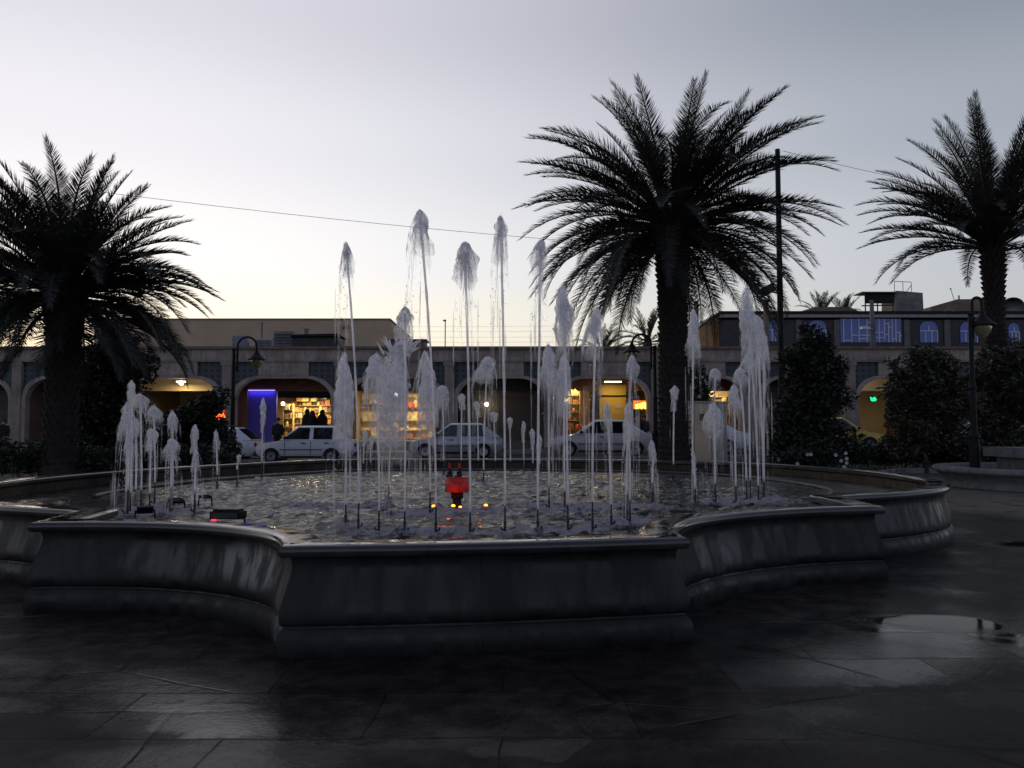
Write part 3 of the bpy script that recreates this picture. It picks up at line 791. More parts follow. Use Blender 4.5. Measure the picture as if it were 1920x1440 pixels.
    for k in range({'b': 1, 'v': 7, 'f': 9}[style]):
        a = u(0, 6.28); x_ = T.x + math.cos(a) * wd * u(.3, .8) + lean * wd * .5; y_ = T.y + math.sin(a) * wd * .6; z1 = T.z - L * u(.7, 1.2); z0 = max(.05, z1 - u(.3, 1.2))
        if z1 > .2: mb.tube([(x_ + .01 * nz(k, i, q), y_, z1 + (z0 - z1) * q / 5) for q in range(6)], [.002, .006, .009, .008, .005, .002], 5, False); track(.28)
    # loose drops
    mb.m = 0
    nd = {'b': 8, 'v': 60, 'f': 80}[style]
    for k in range(nd):
        q = rs.random() ** .8; zq = T.z - q * (L * 1.4) + .02
        if zq < .05: continue
        a = u(0, 6.28); of = wd * .66 * math.sqrt(max(.03, q)) * u(.4, 1.2)
        rr = u(.002, .006); c = (T.x + lean * wd * .5 * q + math.cos(a) * of, T.y + math.sin(a) * of, zq)
        sz = rr * u(1.2, 3)
        mb.add([(c[0] + rr, c[1], c[2]), (c[0], c[1] + rr, c[2]), (c[0] - rr, c[1], c[2]), (c[0], c[1] - rr, c[2]), (c[0], c[1], c[2] + sz), (c[0], c[1], c[2] - sz)],
               [(0, 1, 4), (1, 2, 4), (2, 3, 4), (3, 0, 4), (1, 0, 5), (2, 1, 5), (3, 2, 5), (0, 3, 5)]); track(.6)
    if i == 20:                            # spiky crown of the broad splash
        for k in range(60):
            a = u(0, 6.28); el_ = u(.6, 1.5); l = u(.06, .26); r_ = wd * u(0, .40)
            p0 = Vector((T.x + math.cos(a) * r_, T.y + math.sin(a) * r_, T.z - u(.05, .25)))
            d = Vector((math.cos(a) * math.cos(el_), math.sin(a) * math.cos(el_), math.sin(el_)))
            mb.tube([p0, p0 + d * l * .5, p0 + d * l + Vector((0, 0, -.02))], [.02, .011, .002], 5); track(.7)
    track(.6)
    mb.build('plume', [W_head, W_veil], root, smooth=True, attr={'spray': dn})
for i, j in enumerate(JETS): make_jet(i, *j)

# ring pipe under the nozzles, seen at the far side
ring = offset(OUT, -1.45)
pts = [(p.x, p.y, WZ + .015) for p in ring if p.y > 10.5]
mb = MB(); mb.tube(pts, .03, 8)
tag(mb.build('water_pipe', M_grey, None, True), 'dark curved pipe lying along the pool surface at the far side', 'pipe')

# red lit pump head in the middle
c = P(857, 905, 9.4); bz = WZ
t = thing('fountain_pump', 'red lit cylinder head on a black stem standing in the middle of the pool', 'fountain pump', (c.x, 9.4, bz))
M_redbox = mat('red_plastic', (.42, .010, .005), .35, .75, 9, .2, 30)
mb = MB()
zt, zb = PZ(894, 9.4) - bz, PZ(922, 9.4) - bz
mb.lathe([(.10, zb - .005), (.138, zb), (.14, zb + .02), (.14, zt - .02), (.132, zt), (.05, zt + .002)], n=28); mb.build('drum', M_redbox, t, True)
mb = MB(); mb.lathe([(.075, -.05), (.055, .0), (.05, .08), (.05, zb - .08), (.072, zb - .075), (.072, zb - .01)], n=16); mb.build('stem', M_black, t, True)
for dx in (-.085, .025):
    mb = MB(); mb.lathe([(.03, zt), (.03, zt + .06), (.014, zt + .07), (.012, zt + .20)], (dx, 0, 0), 10); o = mb.build('outlet', M_black, t)
    mb = MB(); mb.lathe([(.016, zt + .1), (.016, zt + .16)], (dx, 0, 0), 10); mb.build('red_reflection', M_redbox, o)  # red lamp reflection in the rising jets, put in as a coloured band
mb = MB(); mb.box(-.13, -.05, -.05, .03, zt, zt + .03); mb.box(.02, .06, -.06, .03, zt, zt + .04); mb.box(-.03, .02, -.08, -.02, zt, zt + .02); mb.build('terminal_box', M_grey, t)
# underwater lamps
def pool_lamp(px, py, Yd, label, r=.022, hot=True):
    c = P(px, py, Yd)
    t = thing('underwater_lamp', label, 'pool lamp', (c.x, Yd, WZ), 0, 'orange lamps in the pool')
    mb = MB(); mb.lathe([(.05, -.06), (.06, -.02), (.06, .015), (.045, .02)], n=14); mb.build('housing', M_black, t, True)
    mb = MB(); mb.blob((0, 0, .028), r, (1, 1, .7), 3, 0, 6, 10); mb.build('bulb', E_pool, t, True)
pool_lamp(813, 947, 9.15, 'glowing orange pool lamp beside the thin black nozzle left of the red pump')
pool_lamp(850, 943, 9.2, 'glowing orange pool lamp at the left foot of the red pump stem')
pool_lamp(911, 945, 9.25, 'glowing orange pool lamp on its own right of the red pump')
pool_lamp(863, 949, 9.05, 'low pinkish pool lamp just in front of the red pump stem', .018)
def lt(name, typ, loc, e, col, size=.1, rot=None, size_y=None):
    d = bpy.data.lights.new(name, typ); d.energy = e; d.color = col
    if typ == 'AREA':
        d.size = size
        if size_y: d.shape = 'RECTANGLE'; d.size_y = size_y
    else: d.shadow_soft_size = size
    o = bpy.data.objects.new(name, d); COL.objects.link(o); o.location = loc
    if rot: o.rotation_euler = rot
    return o
lt('pool_lamp_light', 'POINT', (c.x - .1, 9.02, WZ + .09), .75, (1, .12, .03), .03)
lt('pool_lamp_light', 'POINT', (c.x + .3, 9.15, WZ + .09), .45, (1, .22, .04), .03)
# flood lamps lying by the left rim
def flood(px, py, Yd, rz, tilt, label, lit=False, L=.34):
    c = P(px, py, Yd)
    t = thing('floodlight', label, 'floodlight', (c.x, Yd, c.z), rz)
    Mx = Matrix.Rotation(tilt, 4, 'X')
    mb = MB(); q_ = min(1, L / .3); mb.box(-L / 2, L / 2, -.07 * q_, .07 * q_, -.03 * q_, .04 * q_, Mx); mb.box(-L / 2 + .02, L / 2 - .02, -.05 * q_, .05 * q_, .04 * q_, .06 * q_, Mx); mb.build('housing', M_black, t)
    mb = MB(); mb.box(-L / 2 + .02, L / 2 - .02, -.07 * q_ - .008, -.07 * q_ - .001, -.02 * q_, .03 * q_, Mx); mb.build('glass', M_grey, t)
    mb = MB(); mb.tube([(-L / 2 - .01, 0, 0), (-L / 2 - .02, 0, -.12), (L / 2 + .02, 0, -.12), (L / 2 + .01, 0, 0)], .01, 6); mb.build('bracket', M_black, t)
    if lit:
        mb = MB(); mb.blob((-.09, -.085, -.035), .014, (2, 1, .6), 2, 0, 5, 8); mb.build('indicator', E_tail, t)
flood(428, 966, 7.1, R(-8), 0, 'black floodlight box by the left rim with a small red light', True, .28)
flood(272, 956, 8.0, R(30), R(-55), 'tilted grey floodlight head standing behind the left rim', False, .15)
flood(330, 940, 8.9, R(5), R(-20), 'flat black floodlight beyond the tilted grey one', False, .16)
flood(385, 932, 9.4, R(-5), R(-10), 'pale topped floodlight in the pool below the red sign light', False, .13)
# ------------------------------------------------------------------ palms
def frond(vs, fs, base, az, el, L, bend, rs, leafl, wid, nleaf=62, twist=0.):
    n = 16; p = Vector(base); pts = [p.copy()]; dirs = []
    side = rs.uniform(-.45, .45)
    for k in range(n):
        q = (k + .5) / n
        e = el - bend * (q ** 1.5)
        a = az + side * q * q
        d = Vector((math.cos(a) * math.cos(e), math.sin(a) * math.cos(e), math.sin(e)))
        p = p + d * (L / n); pts.append(p.copy()); dirs.append(d)
    dirs.append(dirs[-1])
    # rachis
    o = len(vs); m = 5
    for k, q in enumerate(pts):
        d = dirs[k]; s1 = d.cross(Vector((0, 0, 1))); s1 = s1.normalized() if s1.length > .05 else Vector((math.sin(az), -math.cos(az), 0))
        u1 = s1.cross(d); r = .034 * (1 - k / n) ** .8 + .005
        for c in range(m):
            t = 2 * math.pi * c / m; vs.append(q + s1 * math.cos(t) * r * 1.3 + u1 * math.sin(t) * r)
    for k in range(n):
        for c in range(m):
            c2 = (c + 1) % m; fs.append((o + k * m + c, o + k * m + c2, o + (k + 1) * m + c2, o + (k + 1) * m + c))
    # leaflets
    for k in range(nleaf):
        q = .16 + .84 * (k + rs.random() * .8) / nleaf
        if q > .995: q = .995
        x = q * n; i = min(n - 1, int(x)); f = x - i
        c = pts[i].lerp(pts[i + 1], f); d = dirs[i]
        s1 = d.cross(Vector((0, 0, 1))); s1 = s1.normalized() if s1.length > .05 else Vector((math.sin(az), -math.cos(az), 0))
        u1 = s1.cross(d)
        ll = leafl * (math.sin(min(1, (q - .10) * 2.6) * math.pi / 2)) * (1 - .72 * max(0, q - .45) / .55) * rs.uniform(.8, 1.15)
        fw = .66 + .70 * q + rs.uniform(-.15, .15) + max(0, q - .85) * 9
        for sg in (-1, 1):
            v = (s1 * sg + d * fw + u1 * (.42 + rs.uniform(-.28, .28))).normalized()
            tip = c + v * ll + Vector((0, 0, -.10 * ll * rs.random()))
            wv = d * (wid * .5)
            b = len(vs)
            mid = c + v * ll * .45
            vs.extend([c - wv * .6, c + wv * .6, mid + wv * 1.0, tip, mid - wv * 1.0])
            fs.append((b, b + 1, b + 2, b + 3, b + 4))
def palm(name, label, px, Y, top_py, groups, r_tr, seed, zg=.1, fl=.46, lean=0.0, dead=14, dead_L=2.6, wid=.034, far=False):
    rs = random.Random(seed)
    base = Vector((PX(px, Y), Y, zg)); H = PZ(top_py, Y) - zg
    root = thing(name, label, 'palm tree', base)
    # trunk: leaf-base scales in a spiral
    mb = MB(); n = 26
    mb.lathe([(r_tr * 1.15, -.1), (r_tr * 1.0, .4), (r_tr * .88, H * .45), (r_tr * .92, H * .8), (r_tr * 1.12, H - .25), (r_tr * .8, H + .25), (.05, H + .5)], n=18)
    if not far:
        rows = int(H / .17)
        for k in range(rows):
            zq = .25 + (H - .05) * k / rows; q = zq / H
            rr = r_tr * (1.0 - .12 * min(1, q / .45) + (.16 * max(0, (q - .6) / .4)))
            for a in range(13):
                t = 2 * math.pi * (a + .5 * (k % 2)) / 13 + rs.uniform(-.06, .06)
                cs, sn = math.cos(t), math.sin(t); h = .17 + rs.uniform(0, .06); wv = rr * .25; out = .05 + .05 * max(0, q - .7) / .3 * 2 + rs.uniform(0, .025)
                def pt(dr, dt, dz): return ((rr + dr) * cs - dt * sn, (rr + dr) * sn + dt * cs, zq + dz)
                mb.add([pt(-.03, -wv, 0), pt(-.03, wv, 0), pt(out, wv * .55, h), pt(out, -wv * .55, h), pt(-.04, -wv * .6, h * 1.15), pt(-.04, wv * .6, h * 1.15)],
                       [(0, 1, 2, 3), (3, 2, 5, 4), (0, 3, 4), (1, 5, 2)])
    mb.build('trunk', M_bark, root)
    vs, fs = [], []
    for (cnt, e0, e1, L0, L1, b0, b1) in groups:
        for k in range(cnt):
            az = 2.399963 * (k + rs.random() * .35) + cnt * .7
            e = R(rs.uniform(e0, e1)); L = rs.uniform(L0, L1); bd = R(rs.uniform(b0, b1))
            rb = r_tr * .45
            frond(vs, fs, (math.cos(az) * rb, math.sin(az) * rb, H - .15 + .35 * (e / 1.5) + rs.uniform(-.1, .1)), az, e, L, bd, rs, fl, wid, 118 if not far else 26)
    mb = MB(); mb.add(vs, fs); mb.build('crown', L_palm, root)
    if dead:
        vs, fs = [], []
        for k in range(dead):
            az = 2.399963 * k + .4
            frond(vs, fs, (math.cos(az) * r_tr * .8, math.sin(az) * r_tr * .8, H - .35 + rs.uniform(-.25, .1)), az, R(rs.uniform(-25, 5)), rs.uniform(.7, 1.0) * dead_L, R(rs.uniform(45, 75)), rs, fl * .9, wid, 50)
        mb = MB(); mb.add(vs, fs); mb.build('dry_fronds', L_dry, root)
    return root
palm('date_palm', 'big date palm with a wide round crown behind the fountain, right of centre', 1264, 23.0, 420,
     [(14, 58, 84, 3.8, 4.3, 18, 46), (30, 36, 60, 4.3, 4.8, 32, 60), (34, 14, 38, 4.3, 4.8, 44, 70), (34, -8, 15, 4.2, 4.7, 52, 76), (28, -32, -8, 4.0, 4.7, 40, 58)], .44, 11, .1, .70, dead=7, dead_L=3.4, wid=.028)
palm('date_palm', 'low bushy date palm at the left edge with drooping fronds over the arcade', 114, 20.5, 545,
     [(14, 60, 86, 3.2, 3.6, 18, 46), (28, 36, 62, 3.4, 3.9, 26, 54), (34, 15, 38, 3.4, 3.9, 42, 72), (32, -8, 15, 3.3, 3.9, 50, 80), (16, -24, -8, 3.2, 3.8, 38, 58)], .42, 23, .1, .68, dead=5, dead_L=2.4, wid=.030)
palm('date_palm', 'date palm at the right edge with upright fronds and a bare slim trunk', 1872, 25.0, 462,
     [(14, 64, 86, 4.1, 4.6, 14, 38), (26, 44, 66, 4.1, 4.6, 26, 52), (22, 24, 46, 3.8, 4.4, 38, 68), (10, 6, 26, 3.4, 4.0, 55, 85)], .28, 37, .1, .66, dead=0, wid=.028)
far_groups = [(9, 50, 85, 2.4, 2.9, 20, 40), (12, 10, 50, 2.5, 3.0, 45, 80), (8, -10, 10, 2.4, 2.8, 40, 70)]
palm('date_palm', 'small dark palm top showing above the arcade left of the middle street lamp', 1130, 66, 664, far_groups, .3, 41, 0, .6, dead=0, far=True, wid=.07)
palm('date_palm', 'dark palm top above the arcade directly behind the middle street lamp', 1216, 60, 640, far_groups, .3, 43, 0, .6, dead=0, far=True, wid=.07)
palm('date_palm', 'distant palm top over the roof left of the blue corner windows', 1545, 82, 594, far_groups, .3, 47, 0, .7, dead=0, far=True, wid=.08)
palm('date_palm', 'distant palm top over the roof just right of another, beside the dark awning', 1588, 84, 596, far_groups, .3, 53, 0, .7, dead=0, far=True, wid=.08)

# ------------------------------------------------------------------ shrubs and trees
def leaves(vs, fs, c, r, n, size, rs, flat=.0):
    for k in range(n):
        d = Vector((rs.gauss(0, 1), rs.gauss(0, 1), rs.gauss(0, 1))).normalized()
        q = rs.random() ** .45
        bump = 1 + .45 * noise.noise(d * 1.9 + Vector(c) * .7)
        p = Vector((c[0] + d.x * r[0] * q * bump, c[1] + d.y * r[1] * q * bump, c[2] + d.z * r[2] * q * bump))
        if p.z < .12: continue
        a = Vector((rs.gauss(0, 1), rs.gauss(0, 1), rs.gauss(0, .6))).normalized(); b = a.cross(Vector((rs.gauss(0, 1), rs.gauss(0, 1), rs.gauss(0, 1)))).normalized()
        s = size * rs.uniform(.6, 1.3); i = len(vs)
        vs.extend([p - a * s, p + b * s * .38, p + a * s, p - b * s * .38]); fs.append((i, i + 1, i + 2, i + 3))
def shrub(name, label, cat, px, Y, blobs, n, size, leafm, seed, trunk=None, zg=.1, flowers=0, group=None):
    rs = random.Random(seed)
    base = Vector((PX(px, Y), Y, zg)); root = thing(name, label, cat, base, 0, group)
    vs, fs = [], []
    tot = sum(b[3] * b[4] * b[5] for b in blobs)
    for (dx, dy, dz, rx, ry, rz) in blobs:
        nb = int(n * rx * ry * rz / tot)
        # sub-clumps give an uneven outline
        leaves(vs, fs, (dx, dy, dz), (rx * .85, ry * .85, rz * .85), nb // 2, size, rs)
        for k in range(9):
            d = Vector((rs.gauss(0, 1), rs.gauss(0, 1), rs.gauss(0, 1))).normalized(); f = rs.uniform(.6, 1.0)
            leaves(vs, fs, (dx + d.x * rx * f, dy + d.y * ry * f, dz + d.z * rz * f), (rx * .38, ry * .38, rz * .38), nb // 18, size, rs)
    mb = MB(); mb.add(vs, fs); mb.build('crown', leafm, root)
    if trunk:
        mb = MB()
        r, h = trunk
        mb.tube([(0, 0, -.1), (.03, 0, h * .4), (-.02, .03, h)], [r, r * .8, r * .6], 8)
        for (dx, dy, dz, rx, ry, rz) in blobs: mb.tube([(-.02, .03, h * .8), (dx * .5, dy * .5, (h + dz) * .5), (dx, dy, dz)], [r * .55, r * .4, r * .15], 6)
        mb.build('trunk', M_twig, root)
    if flowers:
        mb = MB()
        for k in range(flowers):
            b = rs.choice(blobs); a = rs.uniform(3.6, 5.8); z_ = b[2] + rs.uniform(-.6, .4) * b[5]
            x_, y_ = b[0] + math.cos(a) * b[3] * 1.02, b[1] + math.sin(a) * b[4] * 1.02
            for q in range(5):
                t = 2 * math.pi * q / 5; mb.add([(x_, y_ - .01, z_), (x_ + .05 * math.cos(t - .5), y_ - .03, z_ + .05 * math.sin(t - .5)), (x_ + .05 * math.cos(t + .5), y_ - .03, z_ + .05 * math.sin(t + .5))], [(0, 1, 2)])
        mb.build('blossom', L_flower, root)
    return root
def zz(py, Y): return PZ(py, Y) - .1
# left
shrub('broadleaf_tree', 'dark dense tree behind the left water jets, beside the left palm trunk', 'tree', 215, 24.5, [(0, 0, zz(740, 24.5), 1.1, 1.1, 1.5), (-.6, .2, zz(790, 24.5), .9, .9, 1.0), (.7, .1, zz(815, 24.5), .9, .9, .9), (-.1, 0, zz(690, 24.5), .7, .7, .7), (-.2, 0, zz(840, 24.5), 1.4, .9, .6), (-.9, .1, zz(740, 24.5), .7, .8, .9), (.1, .2, zz(660, 24.5), .6, .6, .5)], 19000, .10, L_dark, 61, (.12, 1.5))
shrub('broadleaf_tree', 'loose dark bush in front of the lamp lit arch, left of the first street lamp', 'tree', 375, 25.5, [(.1, 0, zz(790, 25.5), .75, .75, .8), (-.7, 0, zz(810, 25.5), .8, .7, .7), (.55, 0, zz(752, 25.5), .5, .5, .45), (-.5, .1, zz(840, 25.5), 1.2, .7, .5), (.75, 0, zz(825, 25.5), .5, .5, .6)], 8000, .09, L_dark, 62, (.07, 1.0))
shrub('hedge_bush', 'low rounded green bush at the lower left edge by the palm foot', 'bush', 35, 20.4, [(-.3, 0, .55, 1.0, .6, .55), (.5, .1, .5, .6, .5, .5), (-1.4, 0, .6, .8, .6, .6)], 6000, .07, L_hedge, 63)
shrub('hedge_bush', 'low clipped bush between the left palm trunk and the water jets', 'bush', 205, 21.0, [(-.4, 0, .45, .9, .5, .45), (.6, 0, .42, .8, .5, .42)], 5000, .065, L_hedge, 64)
shrub('hedge_bush', 'low dark bush at the foot of the left street lamp', 'bush', 370, 22.8, [(-.5, 0, .42, .9, .5, .42), (.5, 0, .4, .7, .45, .4)], 5000, .065, L_dark, 65)
# right
shrub('conifer_tree', 'tall dark cone shaped tree right of the rightmost water jets', 'tree', 1525, 23.5, [(0, 0, zz(815, 23.5), 1.1, 1.0, .9), (.05, 0, zz(750, 23.5), 1.0, .9, 1.1), (-.1, 0, zz(680, 23.5), .85, .8, .9), (.15, 0, zz(640, 23.5), .55, .5, .5), (-.3, 0, zz(850, 23.5), 1.1, .9, .5), (.75, 0, zz(700, 23.5), .35, .35, .6)], 17000, .085, L_dark, 66, (.11, 1.2))
shrub('hedge_bush', 'flowering dark bush with white blossoms at the right end of the fountain', 'bush', 1490, 21.2, [(0, 0, .42, .6, .4, .42), (.7, .1, .45, .7, .45, .45)], 5000, .06, L_dark, 67, flowers=14)
shrub('olive_tree', 'grey green olive like tree left of the right street lamp', 'tree', 1733, 24.2, [(0, 0, zz(720, 24.2), 1.1, .9, .85), (-.5, 0, zz(770, 24.2), .6, .7, .8), (.6, .1, zz(690, 24.2), .7, .7, .6), (.2, 0, zz(800, 24.2), 1.15, .8, .8), (.9, .1, zz(760, 24.2), .7, .7, .7), (1.1, 0, zz(835, 24.2), .9, .7, .5), (-.5, 0, zz(838, 24.2), .7, .7, .5), (-.1, 0, zz(668, 24.2), .5, .5, .45), (-.8, 0, zz(690, 24.2), .3, .3, .4)], 17000, .085, L_olive, 68, (.10, 1.2))
shrub('olive_tree', 'wide grey green tree at the right edge around the right palm trunk', 'tree', 1865, 24.8, [(0, -.6, zz(700, 24.8), 1.2, .9, .9), (.9, 0, zz(680, 24.8), 1.1, .9, .9), (-.2, 0, zz(775, 24.8), .8, .8, .6), (.6, 0, zz(760, 24.8), 1.1, .8, .7), (1.8, 0, zz(720, 24.8), .9, .8, 1.1)  , (-.3, 0, zz(835, 24.8), 1.1, .8, .6), (1.0, 0, zz(825, 24.8), 1.2, .8, .7)], 19000, .085, L_olive, 69, (.10, 1.2))
shrub('hedge_bush', 'low hedge in front of the yellow taxi', 'bush', 1650, 25.2, [(-.9, 0, .5, .9, .5, .42), (.4, 0, .55, .9, .5, .45), (1.5, 0, .5, .8, .5, .45)], 7000, .065, L_dark, 70)
shrub('hedge_bush', 'rounded bush in front of the white car at the foot of the right street lamp', 'bush', 1790, 24.9, [(-.2, 0, .6, .8, .5, .55), (.7, 0, .65, .7, .5, .6), (1.6, .1, .55, .8, .5, .5), (2.8, .1, .6, .9, .5, .6)], 8000, .065, L_dark, 71)
shrub('oleander_bush', 'leafy shrub with pale blossoms above the beige utility cabinet', 'bush', 1304, 27.0, [(0, 0, zz(712, 27), .42, .42, .55), (.1, 0, zz(745, 27), .5, .45, .4), (.02, 0, zz(790, 27), .35, .35, .5)], 2600, .085, L_hedge, 72, (.04, 1.4), flowers=20)
rsg = random.Random(5); vs, fs = [], []
for k in range(15000):
    if rsg.random() < .5: X_, Y_ = rsg.uniform(-26, -6.6), rsg.uniform(20.8, 28.8)
    else: X_, Y_ = rsg.uniform(3.6, 30), rsg.uniform(22.2, 28.8)
    if Y_ < 24.6 and X_ > 11: continue
    h = rsg.uniform(.06, .2); a = rsg.uniform(0, 6.28); i = len(vs)
    vs.extend([(X_ - .012, Y_, .1), (X_ + .012, Y_, .1), (X_ + math.cos(a) * .06, Y_ + math.sin(a) * .06, .1 + h)]); fs.append((i, i + 1, i + 2))
mb = MB(); mb.add(vs, fs); tag(mb.build('grass', L_hedge), 'short dark grass growing over the planting beds', 'grass', kind='stuff')

# ------------------------------------------------------------------ street lamps
def lamp(px, Y, lx_px, top_py, head_py, label, zg=.1):
    base = Vector((PX(px, Y), Y, zg)); t = thing('street_lamp', label, 'street lamp', base, 0, 'hooked street lamps round the square')
    H = PZ(top_py, Y) - zg; dx = PX(lx_px, Y) - base.x; hz = PZ(head_py, Y) - zg; sg = 1 if dx > 0 else -1
    pz = H - .62
    mb = MB()
    mb.lathe([(.16, -.05), (.16, .12), (.12, .16), (.115, 1.0), (.13, 1.04), (.13, 1.10), (.10, 1.15), (.075, 1.2), (.07, 2.2), (.085, 2.23), (.085, 2.28), (.058, 2.32), (.055, pz + .18), (.07, pz + .2), (.07, pz + .24), (.0, pz + .26)], n=12)
    mb.build('post', M_black, t, False)
    mb = MB()
    r = abs(dx) * .42; x0 = sg * abs(dx) * .16; cz = H - r
    pts = [(x0, 0, pz - .55), (x0, 0, cz)]
    for k in range(1, 13):
        a = math.pi - math.pi * 1.0 * k / 12
        pts.append((x0 + sg * (r + r * math.cos(a)), 0, cz + r * math.sin(a)))
    pts.append((dx, 0, hz + .36))
    mb.tube(pts, .036, 8)
    for zq in (pz - .02, pz - .42): mb.box(min(0, x0), max(0, x0), -.018, .018, zq - .02, zq + .02)
    mb.build('arm', M_black, t, False)
    mb = MB(); mb.lathe([(.03, hz + .38), (.05, hz + .34), (.06, hz + .30), (.15, hz + .18), (.29, hz + .05), (.30, hz + .02), (.27, hz + .02), (.1, hz + .10)], (dx, 0, 0), 18); mb.build('lamp_shade', M_black, t, False)
    mb = MB(); mb.lathe([(.20, hz + .03), (.205, hz - .02), (.17, hz - .14), (.11, hz - .24), (.05, hz - .27), (.045, hz - .29), (.0, hz - .30)], (dx, 0, 0), 16); mb.build('lamp_glass', M_lampglass, t, True)
    return t
lamp(436, 26.5, 479, 632, 676, 'hooked black street lamp with its lantern to the right, beside the purple shop panel')
lamp(1229, 26.5, 1186, 627, 662, 'hooked black street lamp with its lantern to the left, against the big palm trunk')
lamp(1826, 19.5, 1848, 558, 612, 'nearer hooked black street lamp in front of the right palm trunk')
# floodlight mast
Y = 27.5; base = Vector((PX(1467, Y), Y, .1)); H = PZ(280, Y) - .1
t = thing('floodlight_mast', 'tall dark steel mast behind the big palm crown with a square floodlight on its side', 'mast', base)
mb = MB(); mb.lathe([(.125, -.1), (.115, 3), (.085, H - .1), (.085, H), (.02, H + .02)], n=12); mb.build('pole', M_black, t)
mb = MB(); hz = PZ(545, Y) - .1; dx = PX(1441, Y) - base.x
Mx = Matrix.Translation((dx, -.1, hz)) @ Matrix.Rotation(R(-27), 4, 'Y')
mb.box(-.24, .24, -.16, .16, -.15, .15, Mx); mb.box(-.2, .2, -.18, -.16, -.12, .12, Mx); o = mb.build('floodlight', M_dark, t)
mb = MB(); mb.tube([(dx, 0, hz), (0, 0, hz - .1)], .03, 6); mb.build('bracket', M_grey, t)
# wires
def wire(pts, r, label, sag=0.0, group=None):
    mb = MB(); o = []
    a, b = Vector(pts[0]), Vector(pts[1])
    for k in range(25):
        q = k / 24; p = a.lerp(b, q); p.z -= sag * 4 * q * (1 - q); o.append(p)
    mb.tube(o, r, 5); return tag(mb.build('wire', M_dark), label, 'wire', group)
wire([P(110, 350, 22), P(1467, 478, 27.5)], .007, 'thin wire crossing the sky from the left palm to the big palm', .22)
wire([P(1468, 283, 27.5), P(1900, 372, 33)], .008, 'thin wire running down right from the top of the floodlight mast', .12)
for k, (ya, yb) in enumerate(((612, 600), (621, 611), (631, 622), (640, 632))):
    wire([P(700, ya, 75), P(1420, yb, 80)], .008, ['faint power line low over the arcade roof, highest of the four', 'faint power line low over the arcade roof, second from the top', 'faint power line low over the arcade roof, third from the top', 'faint power line just above the arcade roof, lowest of the four'][k], .25, 'power lines over the arcade roof')

# ------------------------------------------------------------------ utility cabinet and round basin on the right
Y = 24.0; t = thing('utility_cabinet', 'beige metal utility cabinet on a pale plinth right of the big palm trunk', 'cabinet', (PX(1318, Y), Y, .1))
Hc = PZ(753, Y) - .1; M_beige = mat('beige_cabinet_paint', (.62, .50, .35), .5, .12, 2, .05); M_gcab = mat('grey_cabinet_paint', (.38, .36, .34), .5, .15, 2, .05)
cw = (PX(1362, Y) - PX(1276, Y)) / 2
Rm = Matrix.Rotation(R(24), 4, 'Z')
mb = MB(); mb.box(-cw * .9, cw * .9, -.35, .35, .28, Hc - .06, Rm); mb.build('body', M_beige, t)
mb = MB(); mb.box(-cw * .96, cw * .96, -.40, .40, Hc - .057, Hc, Rm); mb.build('top_cover', M_gcab, t)
mb = MB(); mb.box(-cw * 1.0, cw * .98, -.42, .40, -.05, .277, Rm); mb.build('plinth', M_kerb, t)
for s in (-1, 1):
    mb = MB(); x0_, x1_ = (-cw * .86, -.012) if s < 0 else (.012, cw * .86)
    mb.box(x0_, x1_, -.372, -.352, .33, Hc - .12, Rm); o = mb.build('door', M_beige if s < 0 else M_gcab, t)
    mb = MB(); mb.box(s * .05 - .015, s * .05 + .015, -.39, -.374, Hc * .5, Hc * .5 + .14, Rm); mb.build('handle', M_black, o)
    mb = MB(); mb.box((x0_ + x1_) / 2 - .1, (x0_ + x1_) / 2 + .1, -.377, -.374, Hc * .72, Hc * .82, Rm); mb.build('notice_plate', M_grey, o)
cx, cy, rr = 12.45, 18.6, 2.42
t = thing('round_basin', 'low round grey stone basin at the right edge with a slab topped pedestal in it', 'stone basin', (cx, cy, 0))
mb = MB(); mb.lathe([(rr - .22, 0), (rr - .22, .04), (rr - .28, .10), (rr - .26, .18), (rr - .12, .30), (rr - .06, .34), (rr, .36), (rr + .01, .40), (rr - .01, .45), (rr - .06, .475), (rr - .34, .475), (rr - .38, .45), (rr - .38, .2)], n=72); mb.build('wall', M_planter, t, True)
mb = MB(); mb.lathe([(.02, .0), (rr - .36, .02), (rr - .36, .22), (.01, .25)], n=40); mb.build('soil', M_soil, t)
mb = MB(); mb.box(-.92, 1.2, -.5, .5, .2, .70); mb.build('pedestal', M_planter, t)
mb = MB(); mb.box(-1.12, 1.4, -.7, .7, .703, .92); mb.build('slab', M_planter, t)
# ------------------------------------------------------------------ arcade building
FY = 42.0
pil = [PX(p, FY) for p in (-380, -175, 30, 222, 424, 636, 842, 1036, 1230, 1412, 1596, 1790, 1990, 2190)]
zt_, zf0, zk = PZ(650, FY), PZ(678, FY), PZ(703, FY)
zsp, zcr = PZ(742, FY), PZ(704, FY)
zfl = .62
arc_b = thing('arcade_building', 'long low stone shopping arcade with wide flat topped arches behind the parked cars', 'building', (0, FY, 0))
L0, L1 = pil[0] - .3, pil[-1] + .3
mb = MB(); mb.box(L0, L1, -.05, .5, zf0, zt_ - .14); mb.build('frieze', M_facade, arc_b)
mb = MB(); mb.box(L0 - .1, L1 + .1, -.22, 7.5, zt_ - .137, zt_); mb.build('roof', M_trim, arc_b)
mb = MB(); mb.box(L0, L1, -.10, -.052, zf0 - .02, zf0 + .10); mb.build('string_course', M_pil, arc_b)
